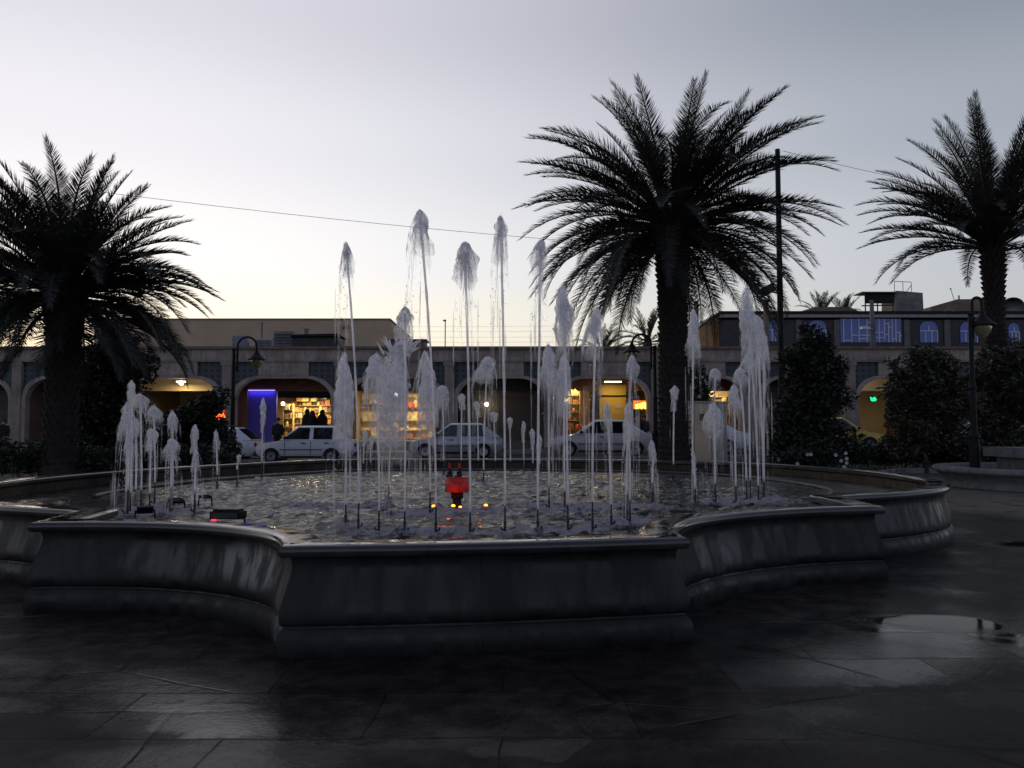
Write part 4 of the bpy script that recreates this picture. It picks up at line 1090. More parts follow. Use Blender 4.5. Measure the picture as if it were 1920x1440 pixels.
def lattice_mat():
    m, nt, out = new_mat('blue_grey_lattice')
    pos = nt.new('ShaderNodeNewGeometry').outputs['Position']
    p = nt.new('ShaderNodeBsdfPrincipled')
    s = nt.new('ShaderNodeSeparateXYZ'); nt.set(s, 0, pos)
    a = nt.math('PINGPONG', nt.math('MULTIPLY', s.outputs[0], 1.0), .17); b = nt.math('PINGPONG', s.outputs[2], .15)
    d = nt.math('MULTIPLY', nt.mapr(a, .05, .11), nt.mapr(b, .05, .10))
    nt.set(p, 'Base Color', nt.mix(d, (.06, .072, .088, 1), (.025, .03, .037, 1))); nt.set(p, 'Roughness', .6)
    nt.L.new(p.outputs[0], out.inputs[0]); return m
M_lat = lattice_mat()
for k, X_ in enumerate(pil):
    mb = MB(); mb.box(X_ - .24, X_ + .24, -.12, .5, 0, zf0 - .03); mb.box(X_ - .30, X_ + .30, -.16, -.121, zf0 - .22, zf0 - .03); mb.build('pilaster', M_pil, arc_b)
def archline(xa, xb, zs, zc, n=14):
    c = (xa + xb) / 2; hw = (xb - xa) / 2; fl = hw * .42; pts = []
    for k in range(n + 1):
        a = math.pi / 2 * k / n; pts.append((xa + (hw - fl) * (1 - math.cos(a)), zs + (zc - zs) * math.sin(a)))
    return pts + [(2 * c - x_, z_) for x_, z_ in reversed(pts)]
for k in range(len(pil) - 1):
    xa, xb = pil[k] + .24, pil[k + 1] - .24; c = (xa + xb) / 2; hw = (xb - xa) / 2
    o1 = archline(xa + .02, xb - .02, zsp, zcr)
    # spandrel lattice
    for sgn in (0, 1):
        pts = o1[:15] if sgn == 0 else o1[15:]
        xo = xa if sgn == 0 else xb
        pts = [p for p in pts]
        if sgn == 0: poly = [(xo, zf0)] + [(xo, zsp)] + pts + [(pts[-1][0], zf0)]
        else: poly = [(pts[0][0], zf0)] + pts + [(xo, zsp), (xo, zf0)]
        mb = MB(); mb.prism(poly, .12, .40); mb.build('lattice_panel', M_lat, arc_b)
    xl, xr = o1[14][0], o1[15][0]
    mb = MB(); mb.box(xl - .18, xr + .18, -.03, .46, zcr - .0, zf0 - .025); mb.build('keystone_block', M_facade, arc_b)
    # archivolt band
    oi = archline(xa + .20, xb - .20, zsp - .25, zcr - .15)
    oo = [(xa + .0, zsp - .25)] + o1[1:-1] + [(xb - .0, zsp - .25)]
    mb = MB(); n = len(oi)
    for i in range(n - 1):
        q = [oo[i], oo[i + 1], oi[i + 1], oi[i]]
        mb.prism(q, -.02 if not 13 <= i <= 14 else .0, .44)
    mb.build('arch_band', M_facade, arc_b)
    for s in (-1, 1):
        x_ = xa if s < 0 else xb - .20
        mb = MB(); mb.box(x_, x_ + .20, -.015, .43, 0, zsp - .252); mb.build('arch_jamb', M_facade, arc_b)
    # bay side walls and soffit behind the arch
SY = 2.2                                            # shopfront plane, local y
def pl(a, b, bright): return mat('bay_' + a, b, .8, .2, 1.0)
bay_cols = {2: (.20, .13, .11), 3: (.30, .24, .13), 4: (.24, .11, .055), 5: (.30, .20, .10), 6: (.08, .055, .045), 7: (.14, .10, .05), 8: (.20, .13, .06)}
for k in range(len(pil)):
    mb = MB(); mb.box(pil[k] - .12, pil[k] + .12, .501, 7.4, 0, zt_ - .14); mb.build('cross_wall', mat('bay_wall_%d' % k, bay_cols.get(k, (.22, .17, .13)), .85, .2, 1.0), arc_b)
mb = MB(); mb.box(L0, L1, .51, 7.4, -.2, zfl); mb.build('shop_floor', M_walk, arc_b)
mb = MB(); mb.box(L0, L1, 7.401, 7.6, 0, zt_ - .14); mb.build('rear_wall', M_plaster, arc_b)
mb = MB(); mb.box(L0, L1, .52, 7.38, zt_ - .6, zt_ - .45); mb.build('ceiling', M_brown, arc_b)
def Lx(px): return PX(px, FY + SY)
def Lz(py): return PZ(py, FY + SY)
def front(px0, px1, py0, py1, name, m, y=SY, d=.12, parent=arc_b):
    mb = MB(); mb.box(PX(px0, FY + y), PX(px1, FY + y), y, y + d, PZ(py1, FY + y), PZ(py0, FY + y)); return mb.build(name, m, parent)
M_shut = mat('shutter_steel', (.10, .075, .06), .6, .2, 1.5, .3, 4, stretch=(.1, .1, 9))
M_yel = mat('yellow_panel', (.46, .30, .045), .6, .15, 1)
# bay 1..: fascias over each shopfront
for k in range(len(pil) - 1):
    a, b = pil[k] + .12, pil[k + 1] - .12
    mb = MB(); mb.box(a, b, SY, SY + .15, Lz(733), zt_ - .61); mb.build('fascia', M_plaster if k in (3, 10) else M_brown if k in (4, 7, 8) else M_dark, arc_b)
def blank(k, x0=None, x1=None, m=M_shut):
    mb = MB(); mb.box(pil[k] + .12 if x0 is None else Lx(x0), pil[k + 1] - .12 if x1 is None else Lx(x1), SY + .02, SY + .12, zfl, Lz(733.4)); mb.build('shop_shutter', m, arc_b)
for k in (0, 1, 2, 6, 9, 12): blank(k, m=M_shut if k != 2 else mat('pinkish_wall', (.24, .17, .155), .85, .2, 1))
blank(6, 842, 862)
# bay 4: purple panel, neon, dark lintel, open lit shop
front(424, 462, 733.4, 846, 'pier_cladding', M_orange, SY - .25, .24)
front(520, 640, 733.4, 746, 'lintel', M_black, SY + .0, .12)
blank(4, 463, 518, mat('purple_panel', (.13, .10, .55), .5, .15, 1.2, 0))
tag(front(464, 514, 731, 732.8, 'neon_tube', E_neon, SY - .06, .04, None), 'bright blue neon line along the top of the purple panel', 'neon light').location.y = FY
lt('neon_light', 'AREA', (PX(489, FY + SY), FY + SY - .12, Lz(735)), 3, (.2, .15, 1), 1.4, (R(20), 0, 0), .1)
# bay 5 (second shop) piers
front(636, 668, 733.4, 846, 'shopfront_side', mat('dim_yellow_wall', (.30, .22, .08), .7), SY, .12)
front(822, 842, 733.4, 846, 'shopfront_side', M_dark, SY, .12)
# bay 7: lit shelf left, yellow doors, sign right
front(1088, 1106, 733.4, 846, 'shopfront_pier', M_orange, SY, .14)
front(1106, 1124, 733.4, 846, 'dark_door', M_dark, SY + .02, .1)
y7 = front(1124, 1174, 721, 846, 'yellow_door', M_yel, SY - .01, .1)
for (a, b, c_, d_) in ((1154, 1166, 758, 765), (1153, 1160, 771, 777), (1138, 1146, 756, 764)):
    mb = MB(); mb.box(PX(a, FY + SY), PX(b, FY + SY), SY - .03, SY - .012, Lz(d_), Lz(c_)); mb.build('notice', M_tan, y7)
mb = MB(); mb.box(PX(1120, FY + SY), PX(1176, FY + SY), SY - .09, SY - .03, Lz(743), Lz(741)); mb.build('rail', M_black, y7)
front(1174, 1190, 733.4, 846, 'shopfront_pier', M_dark, SY, .14)
blank(8, 1236, 1312); blank(8, 1372, 1412, M_orange)
blank(10, 1560, 1612); blank(11, 1794, 1990)

# ---- shop lights
def tube_light(px, py, y, L, label, es=None, e=60, sz=1.2, col=(1, .76, .38)):
    c_ = Vector((PX(px, FY + y), FY + y, PZ(py, FY + y)))
    t = thing('tube_lamp', label, 'ceiling lamp', c_); mb = MB(); mb.tube([(-L / 2, 0, 0), (L / 2, 0, 0)], .03, 8); mb.build('tube', E_warm, t, True)
    mb = MB(); mb.box(-L / 2 - .05, L / 2 + .05, -.05, .05, .035, .09); mb.build('fitting', M_whitep, t)
    lt('shop_light', 'AREA', c_ + Vector((0, 0, -.08)), e, col, L, (0, 0, 0), .5); return t
tube_light(585, 741, 4.6, 2.2, 'long ceiling tube lamp hidden behind the lintel of the first lit shop', e=190)
tube_light(758, 722, 3.2, 2.4, 'ceiling tube lamp in the second lit shop behind the water', e=210)
tube_light(1068, 724, 3.0, .8, 'short ceiling tube lamp over the narrow lit shelves left of the yellow door', e=40)
tube_light(1150, 716, 1.2, .9, 'ceiling tube lamp in front of the yellow door', e=26)
tube_light(1342, 722, 3.0, 1.0, 'ceiling tube lamp in the small lit shop behind the utility cabinet', e=34)
tube_light(1665, 716, 2.9, 1.2, 'ceiling tube lamp in the lit shop above the taxi', e=26)
tube_light(338, 716, 1.3, .5, 'short tube lamp in the arch behind the loose dark bush', e=45)
def bulb(px, py, y, r, label, e=12, m=None, col=(1, .85, .6)):
    c_ = Vector((PX(px, FY + y), FY + y, PZ(py, FY + y))); t = thing('light_bulb', label, 'lamp', c_)
    mb = MB(); mb.blob((0, 0, 0), r, (1, 1, 1), 1, 0, 8, 12); mb.build('globe', m or E_bulb, t, True)
    mb = MB(); mb.tube([(0, 0, r * .9), (0, 0, r + .12)], .03, 6); mb.build('socket', M_black, t)
    if e: lt('bulb_light', 'POINT', c_ + Vector((0, -r - .05, 0)), e, col, r)
bulb(742, 741, 1.9, .13, 'round white globe lamp hanging in the second lit shop')
bulb(912, 758, 1.9, .11, 'small yellow white lamp in the dark closed arch', 6, col=(1, .9, .3))
bulb(1061, 750, 1.9, .10, 'small white lamp at the left shelf of the arch with the yellow door', 6)
bulb(338, 718, .8, .12, 'bright lamp under the arch behind the loose dark bush', 14)
bulb(1625, 711, 1.0, .12, 'bright lamp under the arch above the yellow taxi', 14)
bulb(530, 757, 2.6, .10, 'small bright lamp at the left wall of the first lit shop', 3)

# ---- shop signs made of lit strokes
def sign(px0, px1, py0, py1, y, label, m, board, seed, name='lit_sign', strokes=9, sw=.035):
    rs = random.Random(seed); c_ = Vector(((PX(px0, FY + y) + PX(px1, FY + y)) / 2, FY + y, (PZ(py0, FY + y) + PZ(py1, FY + y)) / 2))
    w_ = (PX(px1, FY + y) - PX(px0, FY + y)) / 2; h_ = (PZ(py0, FY + y) - PZ(py1, FY + y)) / 2
    t = thing(name, label, 'sign', c_)
    mb = MB(); mb.box(-w_, w_, 0, .06, -h_, h_); mb.build('board', board, t)
    mb = MB()
    for k in range(strokes):
        x0_ = -w_ * .85 + 1.7 * w_ * (k + .2) / strokes; ww = 1.7 * w_ / strokes; pts = []
        z0_ = rs.uniform(-.5, .1) * h_
        for q in range(6): pts.append((x0_ + ww * 1.1 * q / 5, -.03, z0_ + h_ * .55 * math.sin(q * rs.uniform(.8, 1.6) + rs.uniform(0, 2))))
        mb.tube(pts, sw, 5)
        if rs.random() < .6: mb.blob((x0_ + ww * .5, -.03, h_ * rs.choice((-.75, .72))), sw * 1.3, (1, .6, 1), k, 0, 4, 6)
    mb.build('lettering', m, t); return t
sign(1188, 1224, 751, 767, 1.6, 'glowing orange and yellow shop sign right of the yellow door', E_yellow, emat('orange_sign_board', (1, .22, .01), 1.6, .5), 3, sw=.05)
sign(1326, 1346, 756, 764, 1.6, 'small red orange lit sign above the utility cabinet', E_orange, M_dark, 4, strokes=5)
sign(1404, 1426, 733, 745, .9, 'small yellow lit sign behind the white cone of water', E_yellow, mat('orange_sign_panel', (.5, .28, .03), .6), 8, strokes=4)
sign(1070, 1084, 727, 739, 1.6, 'small yellow lit sign at the top of the left shelf beside the big palm', E_yellow, M_dark, 5, strokes=4)
sign(1019, 1029, 748, 760, 1.4, 'little pink red lit sign on the pier left of the heavy plume', E_tail, M_dark, 6, strokes=3)
sign(1631, 1644, 741, 752, 1.0, 'small green lit sign above the yellow taxi', E_green, M_dark, 7, strokes=4)
sign(1792, 1824, 714, 732, 1.0, 'orange lit sign showing through the right olive tree', E_orange, M_dark, 9, strokes=6)
# red pixel sign in front of the first street lamp, over the street
t = sign(402, 421, 768, 788, -3.2, 'red glowing shop sign light left of the first street lamp', E_red, emat('red_sign_glow', (.55, .02, .005), .9, .8), 12, strokes=4, sw=.05)

# ---- goods
palette = [(.62, .48, .12), (.65, .60, .48), (.42, .17, .07), (.10, .055, .04), (.55, .10, .05), (.60, .36, .10), (.30, .22, .14), (.70, .62, .30)]
gm = [mat('goods_wrap_%d' % i, c_, .5, .25, 9, 0) for i, c_ in enumerate(palette)]
gnames = ['mustard yellow', 'cream', 'rust brown', 'dark brown', 'red', 'orange', 'grey brown', 'pale yellow']
protos = {}
def goods_proto(kind, ci):
    mb = MB()
    if kind == 'carton': mb.box(-.5, .5, -.5, .5, 0, .9); mb.box(-.4, .4, -.53, -.5, .25, .65)
    elif kind == 'jar': mb.lathe([(.36, 0), (.42, .06), (.42, .7), (.30, .8), (.30, .86), (.34, .87), (.34, 1.0), (.05, 1.01)], n=10)
    else: mb.lathe([(.40, 0), (.46, .2), (.38, .7), (.16, .92), (.20, 1.0), (.05, .98)], n=9)
    me = mb.build(kind, gm[ci]); return me
def goods(shop, px0, px1, rows, y, smin, smax, seed, density=1.0):
    rs = random.Random(seed)
    for py in rows:
        x_ = PX(px0, FY + y); xe = PX(px1, FY + y); zq = PZ(py, FY + y)
        while x_ < xe - smin:
            s = rs.uniform(smin, smax); kind = rs.choice(('carton', 'carton', 'jar', 'sack')); ci = rs.randrange(8)
            if rs.random() < density:
                key = (kind, ci)
                if key not in protos: o = protos[key] = goods_proto(kind, ci)
                else: o = protos[key].copy(); COL.objects.link(o)
                o.location = (x_ + s / 2, FY + y - .02, zq + .002); o.scale = (s * .92, s * .8, s * rs.uniform(.8, 1.25))
                tag(o, '%s %s on a shelf of %s' % (gnames[ci], {'carton': 'carton', 'jar': 'jar', 'sack': 'small sack'}[kind], shop), kind, 'goods on the shelves of ' + shop)
            x_ += s
def shelf(px0, px1, rows, y, ztop_py, label, depth=.35, m=M_wood, sides=True):
    xa_, xb_ = PX(px0, FY + y), PX(px1, FY + y); z1_ = PZ(ztop_py, FY + y)
    t = thing('shelf_unit', label, 'shelf', ((xa_ + xb_) / 2, FY + y, zfl)); w_ = (xb_ - xa_) / 2
    for py in rows:
        z_ = PZ(py, FY + y) - zfl; mb = MB(); mb.box(-w_, w_, -depth / 2, depth / 2, z_ - .035, z_); mb.build('shelf_board', m, t)
    mb = MB(); mb.box(-w_ - .02, w_ + .02, depth / 2 + .003, depth / 2 + .04, 0, z1_ - zfl); mb.build('back_panel', M_plaster, t)
    for s in (-1, 1): mb = MB(); mb.box(s * (w_ + .025) - .02, s * (w_ + .025) + .02, -depth / 2, depth / 2, 0, z1_ - zfl); mb.build('side_panel', m, t)
A = 'the first lit shop'; B = 'the second lit shop'; Cc = 'the narrow shop left of the yellow door'
ra = [760, 772, 783, 794, 806, 818]
shelf(550, 636, ra, 6.2, 752, 'wide shelf unit along the back wall of the first lit shop'); goods(A, 552, 636, ra, 6.15, .16, .34, 1)
rb_ = [768, 784, 800, 816]
shelf(533, 549, rb_, 5.0, 757, 'narrow yellow shelf unit at the left side of the first lit shop'); goods(A, 534, 549, rb_, 4.95, .15, .3, 2)
goods(A, 556, 600, [753], 5.9, .3, .5, 3)
rc = [757, 764, 789, 806, 822]
shelf(676, 812, rc, 5.4, 738, 'wide shelf unit of the second lit shop seen through the water plumes'); goods(B, 680, 810, rc, 5.35, .25, .55, 4, .75)
rd = [741, 757, 772, 788, 806]
shelf(1062, 1086, rd, 3.6, 730, 'narrow lit shelf unit left of the yellow door'); goods(Cc, 1063, 1086, rd[1:], 3.55, .2, .4, 5)
shelf(1322, 1366, [744, 760, 776], 3.8, 728, 'shelf unit of the small shop behind the utility cabinet'); goods('the small shop behind the utility cabinet', 1324, 1364, [744, 760], 3.75, .25, .5, 6, .8)
# air conditioner on the back wall of the first shop
c_ = Vector((PX(592, FY + 6.6), FY + 6.9, PZ(752, FY + 6.6)))
t = thing('air_conditioner', 'long cream air conditioner high on the back wall of the first lit shop', 'air conditioner', c_)
mb = MB(); mb.box(-.6, .6, -.18, .18, -.02, .3); mb.build('casing', M_whitep, t); mb = MB(); mb.box(-.55, .55, -.19, -.183, .0, .06); mb.build('vent_slot', M_dark, t)

# ---- things on the arcade roof
ry = FY + 2
def roofbox(name, label, cat, px0, px1, py0, y, m, dz=0., parts=()):
    x0_, x1_ = PX(px0, y), PX(px1, y); t = thing(name, label, cat, ((x0_ + x1_) / 2, y, zt_)); w_ = (x1_ - x0_) / 2; h_ = PZ(py0, y) - zt_
    mb = MB(); mb.box(-w_, w_, -.45, .45, .06, h_); mb.build('casing', m, t)
    mb = MB()
    for sx in (-1, 1): mb.box(sx * w_ * .8 - .03, sx * w_ * .8 + .03, -.4, .4, -.02, .06)
    mb.build('feet', M_black, t)
    mb = MB()
    for q in range(5): mb.box(-w_ * .85, w_ * .85, -.47, -.451, .12 + (h_ - .2) * q / 5, .12 + (h_ - .2) * (q + .6) / 5)
    mb.build('louvre', M_grey, t)
M_metal = mat('dull_metal', (.17, .17, .185), .6, .3, 2)
roofbox('roof_cooler', 'boxy grey air cooler on the arcade roof right of the first street lamp', 'air cooler', 515, 552, 623, ry, M_metal)
roofbox('roof_cooler', 'pale low air cooler on the arcade roof behind the first street lamp arch', 'air cooler', 478, 514, 636, ry, mat('pale_metal', (.34, .34, .36), .6, .2, 2))
c_ = Vector((PX(447, ry), ry, zt_)); t = thing('roof_panel', 'pale blue sheet panel standing on the arcade roof behind the first street lamp', 'panel', c_); mb = MB(); mb.box(-.42, .42, -.02, .02, .05, PZ(630, ry) - zt_); mb.build('sheet', mat('blue_sheet', (.14, .17, .24), .5, .2), t); mb = MB(); mb.box(-.4, -.36, .02, .3, -.01, .5); mb.box(.36, .4, .02, .3, -.01, .5); mb.build('prop', M_black, t)
c_ = Vector((PX(598, ry), ry, zt_)); t = thing('roof_shed', 'low dark flat shed with a stubby flue on the arcade roof', 'shed', c_)
mb = MB(); mb.box(PX(553, ry) - c_.x, PX(642, ry) - c_.x, -.8, .8, -.02, PZ(636, ry) - zt_); mb.build('wall', M_dark, t)
mb = MB(); mb.prism([(PX(550, ry) - c_.x, PZ(635, ry) - zt_), (PX(646, ry) - c_.x, PZ(634, ry) - zt_), (PX(640, ry) - c_.x, PZ(629, ry) - zt_), (PX(556, ry) - c_.x, PZ(631, ry) - zt_)], -1, 1); mb.build('roof', M_black, t)
mb = MB(); mb.lathe([(.12, 0.3), (.12, PZ(619, ry) - zt_), (.17, PZ(619, ry) - zt_ + .01), (.17, PZ(616.5, ry) - zt_)], (PX(572, ry) - c_.x, 0, 0), 10); mb.build('flue', M_metal, t)
c_ = Vector((PX(770, ry), ry, zt_)); t = thing('roof_housing', 'flat brown raised housing on the arcade roof behind the split water skirt', 'roof housing', c_)
mb = MB(); mb.box(PX(728, ry) - c_.x, PX(798, ry) - c_.x, -.7, .7, -.02, PZ(641, ry) - zt_); mb.build('wall', M_trim, t); mb = MB(); mb.box(PX(726, ry) - c_.x, PX(802, ry) - c_.x, -.8, .8, PZ(641, ry) - zt_ + .002, PZ(640, ry) - zt_ + .04); mb.build('roof', M_dark, t)
def flue(px, py, y, r, label, cap=True, z0=None):
    z0 = zt_ if z0 is None else z0; H_ = PZ(py, y) - z0; t = thing('chimney_flue', label, 'flue', (PX(px, y), y, z0)); mb = MB(); mb.lathe([(r, -.05), (r, H_ - .12)], n=10); mb.build('pipe', M_trim, t)
    if cap: mb = MB(); mb.lathe([(r * 1.05, H_ - .118), (r * 1.7, H_ - .1), (r * 1.7, H_ - .02), (r * .4, H_)], n=10); mb.build('cap', M_metal, t)
flue(1308, 561, FY + 3, .14, 'tall dark flue pipe on the roof just right of the big palm trunk', False)
flue(1440, 562, FY + 4, .16, 'capped chimney flue on the roof beside the square floodlight')
flue(488, 600, FY + 5, .05, 'thin pole standing on the arcade roof in front of the tan building', False)
Yp = 60; base = Vector((PX(834, Yp), Yp, 0)); H_ = PZ(600, Yp); t = thing('street_lamp', 'thin distant street light pole above the arcade roof left of the tall jets', 'street lamp', base)
mb = MB(); mb.tube([(0, 0, 0), (0, 0, H_ - .1)], .04, 6); mb.build('post', M_grey, t); mb = MB(); mb.box(-.16, .06, -.06, .06, H_ - .1, H_ + .02); mb.build('lamp_head', M_grey, t)
# ---- tan building behind
Yb = 62; t = thing('tan_building', 'plain tan rendered building with a flat roof behind the left half of the arcade', 'building', (0, Yb, 0))
zl = PZ(600, Yb); xr_ = PX(733, Yb); xl_ = PX(172, Yb)
mb = MB(); mb.prism([(xl_, 0), (PX(742, Yb), 0), (PX(742, Yb), PZ(640, Yb)), (xr_, zl - .3), (xr_ - .2, zl - .003), (xl_, zl - .003)], 0, 12); mb.build('wall', M_tan, t)
mb = MB(); mb.box(xl_ - .05, xr_ - .1, -.06, 12.05, zl, zl + .12); mb.build('parapet_cap', M_trim, t)
mb = MB(); mb.box(PX(640, Yb), PX(652, Yb), -.06, -.003, PZ(618, Yb), PZ(611, Yb)); mb.build('vent', M_trim, t)
# ---- dark two storey building on the right
Yr = 58.0; DZ = lambda py: PZ(py, Yr); DX = lambda px: PX(px, Yr)
t = thing('dark_building', 'dark clad building with blue windows above the arcade at the right', 'building', (0, Yr, 0))
xa_, xb_ = DX(1353), DX(2060)
mb = MB(); mb.box(xa_, xb_, 0, 14, 0, DZ(600)); mb.build('wall', M_dark, t)
mb = MB(); mb.box(xa_ - .05, xb_, -.35, -.003, DZ(596), DZ(590)); mb.build('fascia_band', mat('pale_fascia', (.30, .30, .33), .6, .3, 6, 0, stretch=(3, 1, .2)), t)
mb = MB(); mb.box(xa_ - .1, xb_ + .1, -.5, 14.1, DZ(590) + .003, DZ(585)); mb.build('roof', M_black, t)
for px in (1500, 1572, 1704, 1780):
    mb = MB(); mb.box(DX(px) - .2, DX(px) + .2, -.12, -.002, 0, DZ(600)); mb.build('pier', mat('grey_pier', (.12, .115, .11), .7), t)
def window(px0, px1, py0, py1, arch, fr):
    xa_, xb_, z0_, z1_ = DX(px0), DX(px1), DZ(py1), DZ(py0); c = (xa_ + xb_) / 2; w_ = (xb_ - xa_) / 2
    poly = [(xa_, z0_), (xb_, z0_)]
    if arch:
        r = min(.5, w_)
        poly += [(xb_, z1_ - r)] + [(c + w_ - r + r * math.cos(a), z1_ - r + r * math.sin(a)) for a in [math.pi / 2 * k / 6 for k in range(1, 7)]]
        poly += [(c - w_ + r - r * math.sin(a), z1_ - r + r * math.cos(a)) for a in [math.pi / 2 * k / 6 for k in range(0, 7)]]
    else: poly += [(xb_, z1_), (xa_, z1_)]
    mb = MB(); mb.prism(poly, -.06, -.003); o = mb.build('window', M_blueglass, t)
    mb = MB()
    for (u0, v0, u1, v1) in fr:
        if u0 == u1: mb.box(xa_ + (xb_ - xa_) * u0 - .035, xa_ + (xb_ - xa_) * u0 + .035, -.10, -.063, z0_ + (z1_ - z0_) * v0, z0_ + (z1_ - z0_) * v1)
        else: mb.box(xa_ + (xb_ - xa_) * u0, xa_ + (xb_ - xa_) * u1, -.095, -.066, z0_ + (z1_ - z0_) * v0 - .03, z0_ + (z1_ - z0_) * v0 + .03)
    mb.build('window_frame', M_whiteframe, o)
std = [(0, .55, 1, .55), (.3, 0, .3, .55), (.66, 0, .66, .55), (.5, .55, .5, .8), (.985, 0, .985, .55)]
window(1445, 1463, 601, 640, True, std); window(1519, 1552, 601, 642, True, std); window(1729, 1762, 603, 642, True, std); window(1805, 1837, 604, 642, True, std); window(1896, 1916, 606, 642, True, std)
wl = [(.10, 0, .10, 1), (.36, 0, .36, 1), (.60, 0, .60, 1), (.86, 0, .86, 1), (.1, .08, .36, .08), (.6, .30, .86, .30), (.36, .30, .6, .30), (.6, .68, .86, .68), (.6, .15, .86, .15), (.86, .85, 1, .85), (.86, .3, 1, .3)]
window(1579, 1637, 598, 642, False, wl)
wr = [(.14, 0, .14, 1), (.34, .1, .34, 1), (.50, 0, .50, .85), (.64, 0, .64, 1), (.78, 0, .78, 1), (.92, 0, .92, .45), (0, .42, .34, .42), (0, .2, .34, .2), (.34, .33, .5, .33), (.34, .8, .5, .8), (.5, .62, .64, .62), (.64, .15, .78, .15), (.78, .43, .92, .43), (.92, .28, 1.0, .28)]
window(1645, 1694, 598, 642, False, wr)
# brown brick gable at its left end
mb = MB(); mb.prism([(DX(1316), 0), (xa_ - .003, 0), (xa_ - .003, DZ(587)), (DX(1316), DZ(614))], .3, 9); mb.build('gable_wall', M_brickbrown, t)
mb = MB(); mb.prism([(DX(1312), DZ(614.5)), (xa_ - .06, DZ(587)), (xa_ - .06, DZ(585)), (DX(1312), DZ(611.5))], .1, 9.2); mb.build('gable_coping', M_trim, t)
mb = MB(); mb.box(DX(1329), DX(1330.5), .2, .297, 0, DZ(605)); mb.build('downpipe', M_trim, t)
# roof items
zr = DZ(585)
c_ = Vector((DX(1713), Yr + 3, zr)); t = thing('water_tank_room', 'square rough concrete rooftop room with a metal rail on top', 'rooftop room', c_)
YQ = Yr + 3
mb = MB(); mb.prism([(PX(1686, YQ) - c_.x, -.03), (PX(1738, YQ) - c_.x, -.03), (PX(1737, YQ) - c_.x, PZ(549, YQ) - zr), (PX(1688, YQ) - c_.x, PZ(545, YQ) - zr)], 0, 2.5); mb.build('wall', M_concrete, t)
mb = MB(); za, zb_ = PZ(546, YQ) - zr, PZ(527, YQ) - zr; x0_, x1_ = PX(1685, YQ) - c_.x, PX(1717, YQ) - c_.x
for a in ((x0_, za - .5, x0_, zb_), ((x0_ + x1_) / 2, za - .1, (x0_ + x1_) / 2, zb_ - .03), (x1_, za - .1, x1_, zb_ - .06), (x0_, zb_, x1_, zb_ - .06), ((x0_ + x1_) / 2 + .2, za - .1, x1_, zb_ - .3)): mb.tube([(a[0], .1, a[1]), (a[2], .1, a[3])], .025, 5)
mb.build('rail', M_metal, t)
c_ = Vector((PX(1655, YQ), YQ, zr)); t = thing('roof_awning', 'dark slanted rooftop awning left of the concrete rooftop room', 'awning', c_)
mb = MB(); mb.box(PX(1627, YQ) - c_.x, PX(1683, YQ) - c_.x, -.02, .04, PZ(569, YQ) - zr, PZ(550, YQ) - zr); mb.build('curtain', M_black, t)
mb = MB(); mb.box(PX(1618, YQ) - c_.x, PX(1686, YQ) - c_.x, -.4, 1.2, PZ(550, YQ) - zr + .003, PZ(548.3, YQ) - zr); mb.build('roof', M_metal, t)
mb = MB()
for px in (1629, 1652, 1681): mb.tube([(PX(px, YQ) - c_.x, .1, -.03), (PX(px, YQ) - c_.x, .1, PZ(551, YQ) - zr)], .05, 6)
mb.tube([(PX(1622, YQ) - c_.x, .1, PZ(573, YQ) - zr), (PX(1683, YQ) - c_.x, .1, PZ(571.5, YQ) - zr)], .05, 6); mb.build('post', M_grey, t)
c_ = Vector((PX(1800, YQ), YQ + 2, zr)); YQ2 = YQ + 2; t = thing('roof_gable', 'low brown pitched rooftop structure left of the right palm trunk', 'roof', c_)
mb = MB(); mb.prism([(PX(1750, YQ2) - c_.x, -.03), (PX(1880, YQ2) - c_.x, -.03), (PX(1880, YQ2) - c_.x, PZ(560, YQ2) - zr), (PX(1802, YQ2) - c_.x, PZ(561, YQ2) - zr), (PX(1752, YQ2) - c_.x, PZ(575, YQ2) - zr)], 0, 3); mb.build('shell', M_roofbrown, t)
mb = MB(); mb.tube([(PX(1812, YQ2) - c_.x, .5, 0.5), (PX(1812, YQ2) - c_.x, .5, PZ(552, YQ2) - zr)], .06, 6); mb.build('vent_pipe', M_trim, t)
c_ = Vector((PX(1790, YQ), YQ + .3, zr)); t = thing('roof_bundle', 'pale heap of covered goods on the roof in front of the pitched structure', 'bundle', c_); mb = MB(); mb.blob((0, 0, .25), .75, (1, .6, .6), 4, .5, 8, 14); mb.build('cover', M_metal, t, True)
c_ = Vector((PX(1802, YQ2), YQ2, PZ(561, YQ2))); tag(MB().tube([(0, .4, -.1), (-.28, .4, PZ(540, YQ2) - c_.z)], .025, 5).blob((-.28, .4, PZ(540, YQ2) - c_.z), .07, (1, 1, 1), 1, 0, 5, 6).build('antenna', M_metal, None, loc=c_), 'thin leaning antenna on the brown pitched rooftop structure', 'antenna')
c_ = Vector((PX(1904, YQ), YQ, zr)); t = thing('satellite_dish', 'grey satellite dish on the roof right of the right palm trunk', 'satellite dish', c_)
mb = MB(); prof = [(.02, 0)] + [(r_, .5 * r_ * r_) for r_ in (.2, .4, .6, .75, .85)] + [(.86, .36), (.02, -.04)]
mb.lathe(prof, n=24, axis='y'); o = mb.build('dish', M_metal, t, True); o.location = (0, 0, .75); o.rotation_euler = (R(-15), 0, R(160))
mb = MB(); mb.tube([(0, .1, -.02), (0, .1, .75)], .06, 8); mb.build('mount', M_grey, t)
c_ = Vector((PX(1560, Yr + 4), Yr + 4, zr)); t = thing('roof_hut', 'low brown rooftop hut in front of the distant palm tops', 'hut', c_)
mb = MB(); mb.box(-1.9, 1.9, 0, 2, -.03, .55); mb.build('wall', M_roofbrown, t); mb = MB(); mb.prism([(-2.4, .553), (2.4, .553), (1.4, .95), (-1.2, .95)], -.2, 2.2); mb.build('roof', M_trim, t)
